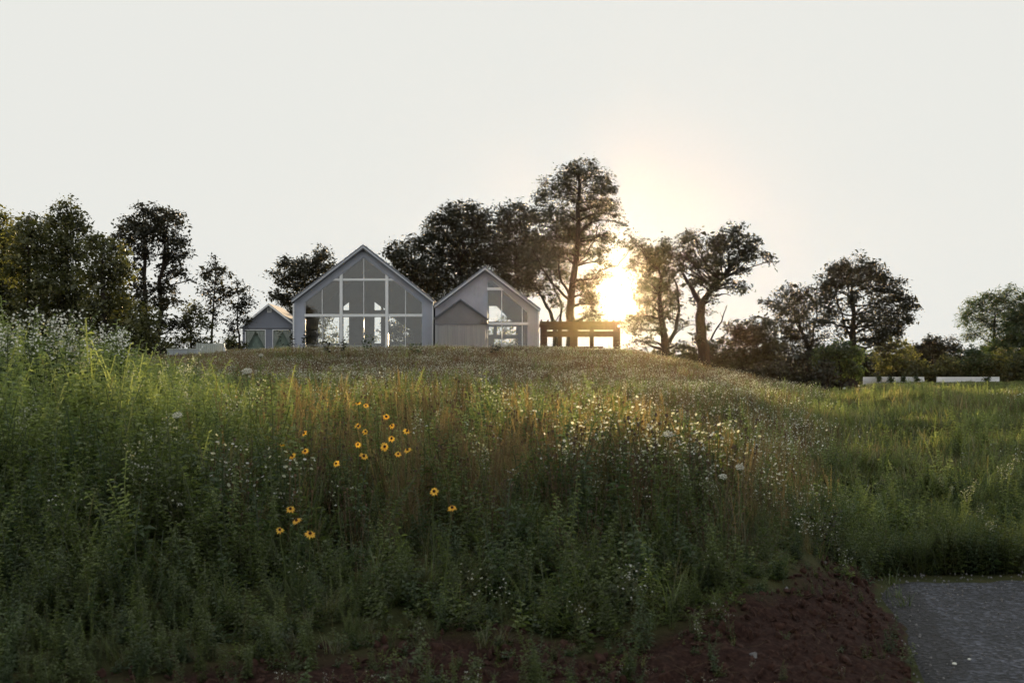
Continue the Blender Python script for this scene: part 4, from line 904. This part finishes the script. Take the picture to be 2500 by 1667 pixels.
for v_ in range(2):      # broad leaved coarse weed
    pb = PB()
    for k in range(3):
        V_, F_, A_, st_ = stem_leaves(U(.35, .75), 18, .17, .07, pr, up=.35, lean=.3); pb.add(V_, F_, A_, 'g_blue' if v_ else 'g_lush', (U(-.12, .12), U(-.12, .12), 0), U(0, 6))
    proto('coarse', pb)
def patch(name, parts, nvar=2, size=.55):
    for v_ in range(nvar):
        pb = PB()
        for (kind, n) in parts:
            for k in range(n):
                off = (U(-size, size), U(-size, size), 0)
                if kind == 'green': V_, F_, A_ = curved_blades(16, .30, .014, .06, .5, pr, base=.07, segs=2); pb.add(V_, F_, A_, 'g_lush', off)
                if kind == 'olive': V_, F_, A_ = curved_blades(16, .36, .013, .06, .5, pr, base=.07, segs=2); pb.add(V_, F_, A_, 'g_olive', off)
                if kind == 'tan': V_, F_, A_ = curved_blades(12, .42, .010, .05, .3, pr, base=.08, segs=2); pb.add(V_, F_, A_, 'g_dry', off)
                if kind == 'brown': V_, F_, A_ = curved_blades(16, .38, .012, .07, .3, pr, base=.09, segs=2); pb.add(V_, F_, A_, 'g_brown', off)
                if kind == 'weed': V_, F_, A_, st_ = stem_leaves(U(.25, .5), 26, .09, .03, pr, up=.6); pb.add(V_, F_, A_, 'g_lush', off)
                if kind == 'white':
                    V2, F2 = discs(np.array([[U(-.3, .3), U(-.3, .3), U(.28, .44)] for _ in range(8)]), .012, pr, .7, 5); pb.add(V2, F2, .5, 'petal_white', off)
        proto(name, pb)
patch('far_green', [('green', 9), ('weed', 9), ('olive', 5)], 3)
patch('far_olive', [('olive', 14), ('tan', 3), ('weed', 4)], 3)
patch('far_flower', [('olive', 8), ('tan', 3), ('brown', 9), ('white', 4)], 3)
patch('far_brown', [('brown', 20), ('tan', 3), ('olive', 3), ('white', 3)], 3)
KN = list(PIDX)

def gn_scatter(name, label, cat, pts, rot, scl, idx, tint, coll):
    me = bpy.data.meshes.new(name); me.vertices.add(len(pts)); me.vertices.foreach_set('co', np.asarray(pts, np.float32).ravel())
    for nm, ty, a in (('rot', 'FLOAT_VECTOR', rot), ('scl', 'FLOAT_VECTOR', scl), ('idx', 'INT', idx), ('tint', 'FLOAT', tint)):
        at = me.attributes.new(nm, ty, 'POINT'); at.data.foreach_set('vector' if ty == 'FLOAT_VECTOR' else 'value', np.asarray(a, np.int32 if ty == 'INT' else np.float32).ravel())
    o = bpy.data.objects.new(name, me); link(o); tag(o, label, cat, kind='stuff')
    ng = bpy.data.node_groups.new(name, 'GeometryNodeTree')
    ng.interface.new_socket('Geometry', in_out='INPUT', socket_type='NodeSocketGeometry'); ng.interface.new_socket('Geometry', in_out='OUTPUT', socket_type='NodeSocketGeometry')
    gi = ng.nodes.new('NodeGroupInput'); go = ng.nodes.new('NodeGroupOutput'); iop = ng.nodes.new('GeometryNodeInstanceOnPoints'); ci = ng.nodes.new('GeometryNodeCollectionInfo')
    ci.inputs['Collection'].default_value = coll; ci.inputs['Separate Children'].default_value = True; ci.inputs['Reset Children'].default_value = True
    iop.inputs['Pick Instance'].default_value = True
    def na(nm, ty):
        n = ng.nodes.new('GeometryNodeInputNamedAttribute'); n.data_type = ty; n.inputs['Name'].default_value = nm; return n.outputs['Attribute']
    ng.links.new(gi.outputs[0], iop.inputs['Points']); ng.links.new(ci.outputs[0], iop.inputs['Instance'])
    ng.links.new(na('idx', 'INT'), iop.inputs['Instance Index']); ng.links.new(na('scl', 'FLOAT_VECTOR'), iop.inputs['Scale'])
    e2r = ng.nodes.new('FunctionNodeEulerToRotation'); ng.links.new(na('rot', 'FLOAT_VECTOR'), e2r.inputs[0]); ng.links.new(e2r.outputs[0], iop.inputs['Rotation'])
    ng.links.new(iop.outputs[0], go.inputs[0])
    md = o.modifiers.new('scatter', 'NODES'); md.node_group = ng
    return o

# zone weights by photo column (of the ground point) and distance
def sm(a, b_, v): t = np.clip((v - a) / (b_ - a), 0, 1); return t * t * (3 - 2 * t)
sr = np.random.default_rng(99)
X, Yy = [], []
for (y0, y1, lam) in ((5.9, 9, 110), (9, 13, 92), (13, 20, 62), (20, 34, 34)):
    n = int(lam * .43 * (y1 ** 2 - y0 ** 2)); y = np.sqrt(sr.uniform(y0 ** 2, y1 ** 2, n)); u = sr.uniform(-.43, .43, n); X.append(u * y); Yy.append(y)
nearN = sum(len(a) for a in X)
for (y0, y1, lam) in ((20, 32, 9), (32, 55, 8), (55, 97, 5), (97, 136, 2.5)):
    n = int(lam * .45 * (y1 ** 2 - y0 ** 2)); y = np.sqrt(sr.uniform(y0 ** 2, y1 ** 2, n)); u = sr.uniform(-.45, .45, n); X.append(u * y); Yy.append(y)
q_ = 2600; xe = sr.uniform(2.6, 7.2, q_); X.insert(0, xe); Yy.insert(0, road_far(xe) + .05 + 2.2 * sr.uniform(0, 1, q_) ** 1.6); nearN += q_
X = np.concatenate(X); Yy = np.concatenate(Yy); isnear = np.arange(len(X)) < nearN
px = 1250 + F * X / Yy
so_ = np.where(Yy < 13.5, soilness(X, Yy), 0)
onroad = Yy < road_far(X) + .02
keep = (~onroad) & (sr.uniform(0, 1, len(X)) > so_ * np.where(px > 1750, .86, .40))
# nothing grows under the buildings or on the terrace
inb = (Yy > 95.5) & (px > 560) & (px < 1540)
keep &= ~inb
# mown right field: far patches only beyond the road
right = sm(1900, 2060, px - (12.5 - np.minimum(Yy, 12.5)) * 30)
keep &= ~(isnear & (right > .5) & (Yy > 13) & (sr.uniform(0, 1, len(X)) < .1))
X, Yy, px, so_, isnear, right = [a[keep] for a in (X, Yy, px, so_, isnear, right)]
n = len(X)
nz1 = snoise(X, Yy, .55, 1); nz2 = snoise(X, Yy, .35, 2); nz3 = snoise(X, Yy, .9, 3)
left = 1 - sm(420, 800, px + 60 * nz1)
Wt = {k: np.zeros(n) for k in KN}
Wt['lush'] = 3.2 * left + .7 + .9 * right + .9 * (nz1 > .3)
Wt['plume'] = .35 * left * sm(10, 14, Yy) + .04
Wt['grass'] = .6 + .7 * (1 - left) - .6 * right
Wt['dry'] = (1 - left) * (1 - right) * (2.2 + 2.0 * (nz2 > 0)) * sm(8.5, 12, Yy)
Wt['aster'] = (1 - right) * (.12 + 1.3 * sm(1300, 1500, px) * sm(9, 11, Yy) + .55 * (nz3 > .45)) * (1 - .8 * left)
Wt['low'] = 3.6 * (1 - sm(8.0, 11.0, Yy)) + .9 + 1.2 * right
Wt['ferny'] = 1.2 * left + 1.3 + 1.6 * right
Wt['brown'] = (1 - right) * (1 - left) * 1.5 * sm(8, 10, Yy)
Wt['strap'] = .30 + .25 * left
Wt['coarse'] = .9 + .5 * left
Wt['aster'] *= .4 + 1.2 * (nz3 > .1)
mound = sm(42, 55, Yy) * (1 - sm(1780, 1900, px))
Wf = {k: np.zeros(n) for k in KN}
Wf['far_green'] = .4 + 2.5 * right + 2.2 * left * (1 - mound) + .8 * (nz1 > .2)
Wf['far_olive'] = 1.2 + .6 * right * (nz2 > .1)
Wf['far_flower'] = (1 - right) * (.8 + 2.2 * mound) * (1 - .7 * left) + .12
Wf['far_brown'] = (1 - right) * (.5 + 4.5 * mound)
W_ = np.stack([np.where(isnear, Wt[k], Wf[k]) for k in KN], 1); W_ /= W_.sum(1, keepdims=True)
cs_ = np.cumsum(W_, 1); kk = (sr.uniform(0, 1, (n, 1)) > cs_).sum(1); kk = np.clip(kk, 0, len(KN) - 1)
idx = np.zeros(n, int)
for i, k in enumerate(KN):
    q = kk == i; idx[q] = np.array(PIDX[k])[sr.integers(0, len(PIDX[k]), q.sum())]
isn = isnear
# heights: short on the bank face, tall in the left growth, short in the right field
H = np.where(isn, .36 + .30 * sm(7, 10.5, Yy) + .30 * (1 - sm(200, 480, px)) * sm(9, 13, Yy), 1.0)
H *= 1 - (.42 - .22 * np.clip(nz3, -1, 1)) * right * isn
H *= np.where(~isn, 1 - .35 * left, 1)
H *= 1 + .35 * right * np.clip(snoise(X, Yy, .6, 4), -1, 1)
H *= 1 - .75 * right * (~isn) * sm(50, 75, Yy)
H *= 1 - .62 * (~isn) * sm(66, 84, Yy)
H *= np.where((~isn) & (right > .5), .8, 1)
H *= 1 - .45 * so_
H *= np.where(isn & (px > 1800) & (Yy < 13), .62, 1)
H *= sr.uniform(.6, 1.3, n) * (1 + .18 * nz3 + .20 * snoise(X, Yy, 2.4, 2) * isn)
wd = np.where(isn, 1.0, 1.0 + .15 * (Yy > 50))
scl = np.stack([H * wd, H * wd, H], 1)
scl[~isn, 0] = scl[~isn, 1] = np.maximum(scl[~isn, 0], .95)
rot = np.stack([sr.normal(0, .10, n), sr.normal(0, .10, n), sr.uniform(0, 6.283, n)], 1)
tint = np.clip(.42 + .26 * nz1 + .20 * nz2 + .26 * snoise(X, Yy, 2.8, 3) * isn + sr.normal(0, .17, n) + .15 * right * (Yy > 28) + .50 * left * sm(9.5, 12.5, Yy) + .10 * (1 - right) * (1 - left) + .30 * right * snoise(X, Yy, .6, 4) - .16 * right * (1 - sm(38, 50, Yy)) - .75 * (1 - sm(8.3, 12.5, Yy)), 0, 1)  # shade of the near bank and stronger light at left are put into tint
tint = np.where(sr.uniform(0, 1, n) < .07, tint + .45, tint)
edge_dark = right * sm(15.5, 12.5, Yy) if False else right * (1 - sm(12.5, 15.5, Yy))
scl *= (1 + .55 * edge_dark)[:, None]
pts = np.stack([X, Yy, ground(X, Yy) - .01], 1)
near_m = isn
gn_scatter('meadow_weeds', 'tall mixed weeds, grasses and small white flowers covering the near bank', 'weeds', pts[near_m], rot[near_m], scl[near_m], idx[near_m], tint[near_m], protos)
gn_scatter('meadow_grass', 'grass and fine wildflowers covering the far mound and the right field', 'grass', pts[~near_m], rot[~near_m], scl[~near_m], idx[~near_m], tint[~near_m], protos)

# clods of red earth on the bare bank
clods = bpy.data.collections.new('clod_prototypes')
M['clod'] = surf('red_clod', (.018, .007, .005), (.055, .026, .019), scale=30, rough=1, bump=.4)
M['straw'] = surf('dead_straw', (.05, .035, .022), (.12, .085, .05), rough=.9)
M['stone'] = surf('grey_stone', (.10, .10, .11), (.22, .21, .21), scale=20, rough=.9)
for i in range(4):
    bm = bmesh.new(); bmesh.ops.create_icosphere(bm, subdivisions=2, radius=.03)
    for v in bm.verts: v.co *= 1 + .45 * mnoise.noise(v.co * 45 + Vector((i * 7, 0, 0))); v.co.z *= .6
    me = bpy.data.meshes.new('clod'); bm.to_mesh(me); bm.free(); me.materials.append(M['clod' if i < 3 else 'stone']); o = bpy.data.objects.new('clod_%d' % i, me); clods.objects.link(o)
for i in range(2):
    st_o = MB(); st_o.tube(curve((-.07, 0, 0), (.07, 0, .004), 5, .12), [.0011] * 5, 4)
    me = bpy.data.meshes.new('straw'); me.from_pydata(st_o.V, [], st_o.F); me.materials.append(M['straw']); o = bpy.data.objects.new('clod_s%d' % i, me); clods.objects.link(o)
n = 30000; y = sr.uniform(6, 12.5, n); x = sr.uniform(-.43, .30, n) * y
s_ = soilness(x, y); zz = ground(x, y); kp = (s_ > .35) & (y > road_far(x) - .1) & (sr.uniform(0, 1, n) < .5)
x, y = x[kp], y[kp]; n = len(x)
sz = sr.uniform(.2, 1, n) ** 5 * 1.1 + .08
gn_scatter('earth_clods', 'loose clods of red earth on the bare bank', 'earth', np.stack([x, y, ground(x, y) + .012], 1), sr.uniform(0, 6, (n, 3)), np.stack([sz * 1.2, sz, sz * .7], 1), np.where(sr.uniform(0, 1, n) < .008, 3, sr.integers(0, 3, n)), np.full(n, .5), clods)
q_ = sr.integers(0, n, 320); gn_scatter('straw_litter', 'dead straw and stalks lying on the bare bank', 'litter', np.stack([x[q_], y[q_] + .02, ground(x[q_], y[q_] + .02) + .045], 1), np.stack([sr.normal(.1, .25, 320), sr.normal(0, .25, 320), sr.uniform(0, 6.28, 320)], 1), np.full((320, 3), 1.) * sr.uniform(.3, 1.1, (320, 1)), sr.integers(4, 6, 320), np.full(320, .5), clods)
n = 2600; x = sr.uniform(1.2, 5.5, n); y = sr.uniform(6, 11.9, n); near_edge = np.exp(-np.maximum(road_far(x) - y, 0) * .8) * .9 + .25
kp = (y < road_far(x)) & (sr.uniform(0, 1, n) < near_edge); x, y = x[kp], y[kp]; n = len(x); sz = sr.uniform(.08, .35, n)
gn_scatter('road_gravel', 'loose gravel scattered on the road', 'gravel', np.stack([x, y, np.full(n, .022)], 1), sr.uniform(0, 6, (n, 3)), np.stack([sz] * 3, 1), np.full(n, 3), np.full(n, .5), clods)

# ------------------------------------------------------------------ single flowers and plants
def tube_mb(a, b_, r0, r1, n=5, bend=.05): return curve(a, b_, n, bend), np.linspace(r0, r1, n)
fl = np.random.default_rng(31)
def depth_for(px_, py_, h):
    """distance at which a plant of height h standing on the ground shows its top at this row"""
    best = None
    for Y in np.arange(7.5, 34, .1):
        x = (px_ - 1250) / F * Y; zt = CAMZ + (HZ - py_) / F * Y
        e = abs(zt - gz(x, Y) - h)
        if best is None or e < best[0]: best = (e, Y)
    return best[1]
def susan(px_, py_, h, label, size=.036, group='black eyed susans in the meadow'):
    Y = depth_for(px_, py_, h); top = P(px_, py_, Y); g0 = Vector((top.x + fl.normal(0, .03), Y + .05, gz(top.x, Y + .05)))
    t = empty('black_eyed_susan', g0, label, 'flower', group)
    # head faces towards the camera and up
    nrm = Vector((fl.normal(0, .45), -1, fl.uniform(.3, 1.6))).normalized(); a = nrm.cross(Vector((1, 0, 0))).normalized(); b_ = nrm.cross(a)
    size = size * fl.uniform(.78, 1.1); np_ = int(fl.integers(9, 13)); V_, F_, A_ = [], [], []
    for i in range(np_):
        th = i / np_ * 6.283 + fl.normal(0, .06); d = a * math.cos(th) + b_ * math.sin(th); s = nrm.cross(d); L = size * fl.uniform(.82, 1.1); w_ = size * .2
        dr = -nrm * L * fl.uniform(.05, .35); k = len(V_)
        V_ += [top + d * .006 - s * w_ * .5, top + d * .006 + s * w_ * .5, top + d * L * .6 + s * w_ + dr * .3, top + d * L + dr, top + d * L * .6 - s * w_ + dr * .3]
        F_.append((k, k + 1, k + 2, k + 3, k + 4)); A_ += [fl.uniform(0, 1)] * 5
    me = npmesh('petals', np.array([tuple(v - g0) for v in V_]), np.array(F_), M['petal_gold'], attrs={'var': A_}); link(bpy.data.objects.new('petals', me), t)
    bm = bmesh.new(); bmesh.ops.create_uvsphere(bm, u_segments=10, v_segments=7, radius=size * .30)
    q = nrm.to_track_quat('Z', 'Y')
    for v in bm.verts: v.co = q @ v.co + top + nrm * size * .12 - g0
    me = bpy.data.meshes.new('cone'); bm.to_mesh(me); bm.free(); me.materials.append(M['cone']); link(bpy.data.objects.new('cone', me), t)
    mb = MB(); p, rr_ = tube_mb(g0, top - nrm * .006, .004, .0022, 7, .03); mb.tube(p, rr_, 5); mb.build('stem', M['stem'], t, g0)
    return t
SUS = [(709, 1242, 'topmost of the four golden flowers in the low dark grass'), (724, 1270, 'largest golden flower, middle of the foreground four'), (683, 1293, 'leftmost of the four golden flowers in the low dark grass'), (757, 1302, 'lowest right of the four golden flowers in the low dark grass')]
for (a, b_, lb) in SUS: susan(a, b_, .42, lb, .036, 'four golden flowers in the foreground')
SUS2 = [(874, 983, 'left golden flower of the high overlapping pair'), (893, 990, 'right golden flower of the high overlapping pair'), (943, 1017, 'topmost golden flower of the middle cluster'), (957, 1039, 'golden flower just below the top of the middle cluster'),
 (874, 1040, 'golden flower seen edge on below the high pair'), (892, 1053, 'ragged golden flower below the high pair'), (993, 1052, 'rightmost golden flower of the middle cluster'), (956, 1070, 'golden flower at the centre of the middle cluster'),
 (939, 1090, 'lowest left golden flower of the middle cluster'), (743, 1057, 'golden flower beside dark seed heads, top of the left scatter'), (688, 1085, 'leftmost golden flower of the left scatter'), (745, 1101, 'golden flower under the white daisies of the left scatter'),
 (714, 1113, 'lowest golden flower of the left scatter'), (995, 1098, 'golden flower below the middle cluster at its right'), (972, 1108, 'drooping golden flower below the middle cluster'), (888, 1113, 'reddish golden flower below the ragged one'),
 (821, 1131, 'lone golden flower between the left scatter and the foreground four'), (874, 1085, 'half hidden golden flower above the reddish one'), (1060, 1199, 'lone golden flower seen edge on right of the middle cluster'), (1104, 1239, 'faint small golden flower, farthest right of all')]
for (a, b_, lb) in SUS2: susan(a, b_, .60, lb, .034)

def carrot(px_, py_, h, r_, label):
    Y = depth_for(px_, py_, h); top = P(px_, py_, Y); g0 = Vector((top.x, Y, gz(top.x, Y)))
    t = empty('wild_carrot', g0, label, 'flower', 'wild carrot flower heads')
    mb = MB(); p, rr_ = tube_mb(g0, top - Vector((0, 0, .05)), .004, .0025, 7, .02); mb.tube(p, rr_, 5)
    cen = []
    for i in range(42):
        a = i * 2.399; q = r_ * math.sqrt((i + .5) / 42); c = top + Vector((math.cos(a) * q, math.sin(a) * q * .8, math.sin(a) * q * .55 - q * q * 3 + fl.normal(0, .002))); cen.append(c)
        if i % 2 == 0: mb.tube([top - Vector((0, 0, .05)), c - Vector((0, 0, .002))], .0011, 3)
    mb.build('stem', M['stem'], t, g0)
    bm = bmesh.new()
    for c in cen:
        k = len(bm.verts); bmesh.ops.create_icosphere(bm, subdivisions=1, radius=r_ * .13); bm.verts.ensure_lookup_table()
        for v in bm.verts[k:]: v.co.z *= .55; v.co += c - g0
    me = bpy.data.meshes.new('umbel'); bm.to_mesh(me); bm.free(); me.materials.append(M['umbel']); link(bpy.data.objects.new('umbel', me), t)
for (a, b_, h, r_, lb) in [(603, 904, 1.0, .045, 'white flat topped flower head tilted below the outbuilding'), (637, 866, 1.05, .035, 'tall white umbel just below the outbuilding windows'),
        (458, 836, 1.25, .045, 'round white umbel in front of the tall trees, above the low wall'), (424, 846, 1.2, .045, 'wide white umbel left of the round one, above the low wall'),
        (433, 1012, .9, .035, 'white umbel in the lush left growth'), (1631, 1058, .7, .035, 'white umbel on the middle slope of the meadow'),
        (1806, 1139, .62, .030, 'bright white umbel near the bank edge'), (1765, 1162, .6, .026, 'smaller white umbel left of the bright one')]:
    carrot(a, b_, h, r_, lb)

def leafy(name, px_, py_, Y, label, mat='leaf_green', n=26, L=.11, W=.05, cat='plant', group=None, stems=3, spread=.12, plume=False, start=.15):
    top = P(px_, py_, Y); g0 = Vector((top.x, Y, gz(top.x, Y))); h = top.z - g0.z
    t = empty(name, g0, label, cat, group); mb = MB(); V_, F_, A_ = [], [], []; PV = []
    for s in range(stems):
        e = Vector((fl.normal(0, spread), fl.normal(0, spread), h * fl.uniform(.8, 1.0) if s else h)); p = curve((fl.normal(0, .02), fl.normal(0, .02), -.03), e, 8, .03)
        mb.tube(p, np.linspace(.006, .002, 8), 5)
        for i in range(n):
            tq = start + (1 - start) * (i + fl.uniform(0, 1)) / n; c = p[int(tq * 7)] * (1 - (tq * 7 % 1)) + p[min(7, int(tq * 7) + 1)] * (tq * 7 % 1)
            b_ = fl.uniform(0, 6.283); d = np.array([math.cos(b_), math.sin(b_), fl.uniform(.1, 1.0)]); d /= np.linalg.norm(d); sd = np.array([-math.sin(b_), math.cos(b_), fl.normal(0, .3)])
            l = L * fl.uniform(.6, 1.2) * (1.15 - .5 * tq); ww = W * fl.uniform(.7, 1.2); k = len(V_)
            V_ += [c, c + d * l * .35 + sd * ww * .45, c + d * l * .7 + sd * ww * .4 - np.array([0, 0, l * .05]), c + d * l - np.array([0, 0, l * .25]), c + d * l * .7 - sd * ww * .4 - np.array([0, 0, l * .05]), c + d * l * .35 - sd * ww * .45]
            F_.append(tuple(range(k, k + 6))); A_ += [fl.uniform(.1, .9)] * 6
        if plume:
            for q in range(34): c = p[-1] * (f_ := fl.uniform(.86, 1.02)); PV.append(np.array([p[-1][0], p[-1][1], c[2]]) + fl.normal(0, .04, 3))
    mb.build('stem', M['stem'], t, (0, 0, 0))
    me = npmesh('foliage', np.array(V_), np.array(F_), M[mat], attrs={'var': A_}); link(bpy.data.objects.new('foliage', me), t)
    if plume:
        v2, f2 = discs(np.array(PV), .010, fl, .9); me = npmesh('blossoms', v2, f2, M['umbel']); link(bpy.data.objects.new('blossoms', me), t)
    return t
G = 'broad leaved weeds standing up before the halls'
for (a, b_, Y, lb, mt) in [(706, 808, 42, 'dark broad leaved weed before the corner of outbuilding and large hall', 'leaf_dark'), (731, 806, 42, 'dark broad leaved weed against the left pillar of the large hall', 'leaf_dark'),
        (810, 828, 46, 'dark low weed against the left glass bay of the large hall', 'leaf_dark'), (845, 828, 46, 'dark leafy weed left of the middle of the large hall', 'leaf_dark'), (898, 817, 44, 'olive leafy weed against the middle of the large hall', 'leaf_green'),
        (1204, 838, 60, 'dark low weed before the window of the right hall', 'leaf_dark'), (1015, 838, 60, 'low green weed against the right glass bay of the large hall', 'leaf_green')]:
    leafy('broadleaf_weed', a, b_, 62, lb, mt, 11, .24, .11, group=G, stems=3, spread=.26, start=.5)
G = 'tall pale plumed weeds on the left bank'
for (a, b_, Y, lb) in [(30, 770, 13, 'tall plumed weed at the far left edge'), (75, 800, 14, 'lower plumed weed second from the left edge'), (112, 748, 12.5, 'tallest plumed weed with the brightest head'), (140, 775, 13, 'bushy plumed weed right behind the tallest one'),
        (165, 762, 12.5, 'plumed weed with a wide pale head'), (205, 780, 13, 'plumed weed before the trunk of the peaked tree'), (255, 790, 14, 'plumed weed before the round crowned tree'), (290, 800, 14.5, 'rightmost plumed weed, thin and low')]:
    leafy('plumed_weed', a, b_, Y, lb, 'leaf_green', 40, .10, .026, group=G, stems=4, spread=.09, plume=True)
leafy('twiggy_sapling', 2003, 1222, 10.6, 'dark twiggy sapling at the top corner of the red bank', 'leaf_dark', 26, .045, .025, cat='sapling', stems=5, spread=.09)
G = 'grass tufts at the road edge'
for (a, b_, Y, lb) in [(2175, 1400, 11.2, 'yellow green tuft at the far corner of the road'), (2205, 1470, 10.0, 'yellow green tuft halfway down the road edge'), (2190, 1450, 10.4, 'small tuft above the halfway one at the road edge')]:
    c = P(a, 0, Y)
    V_, F_, A_ = curved_blades(22, .16, .006, .03, .6, fl, base=.03); o = bpy.data.objects.new('grass_tuft', npmesh('grass_tuft', V_, F_, M['leaf_green'], attrs={'var': np.clip(A_ + .3, 0, 1)})); link(o); o.location = (c.x, Y, gz(c.x, Y)); tag(o, lb, 'grass tuft', G)
for (a, b_, lb) in [(2330, 1622, 'larger white pebble on the road'), (2366, 1611, 'smaller white pebble on the road')]:
    Y = (CAMZ - .02) * F / (b_ - HZ); bm = bmesh.new(); bmesh.ops.create_icosphere(bm, subdivisions=2, radius=.014 if 'larger' in lb else .010)
    for v in bm.verts: v.co.z *= .6
    me = bpy.data.meshes.new('pebble'); bm.to_mesh(me); bm.free(); me.materials.append(M['umbel']); o = bpy.data.objects.new('pebble', me); link(o); c = P(a, 0, Y); o.location = (c.x, Y, .026); tag(o, lb, 'pebble', 'white pebbles on the road')

# ------------------------------------------------------------------ added haze, stands in for lens glare
m, nt, out = newmat('glow_haze')
v1 = N(nt, 'ShaderNodeVolumePrincipled'); v1.inputs['Color'].default_value = (1, .84, .50, 1); v1.inputs['Density'].default_value = 2.4e-6; v1.inputs['Anisotropy'].default_value = .99
v2 = N(nt, 'ShaderNodeVolumePrincipled'); v2.inputs['Color'].default_value = (1, .80, .50, 1); v2.inputs['Density'].default_value = 1.0e-5; v2.inputs['Anisotropy'].default_value = .93  # both lobes added to stand in for lens glare around the sun
ad = N(nt, 'ShaderNodeAddShader'); nt.links.new(v1.outputs[0], ad.inputs[0]); nt.links.new(v2.outputs[0], ad.inputs[1]); nt.links.new(ad.outputs[0], out.inputs['Volume'])
hz = MB().box(-150, 150, -22, 196, -1.5, 24).build('haze', m); tag(hz, 'thin warm haze added over the meadow for the glow around the sun', 'haze', kind='stuff')  # added volume standing in for lens glare
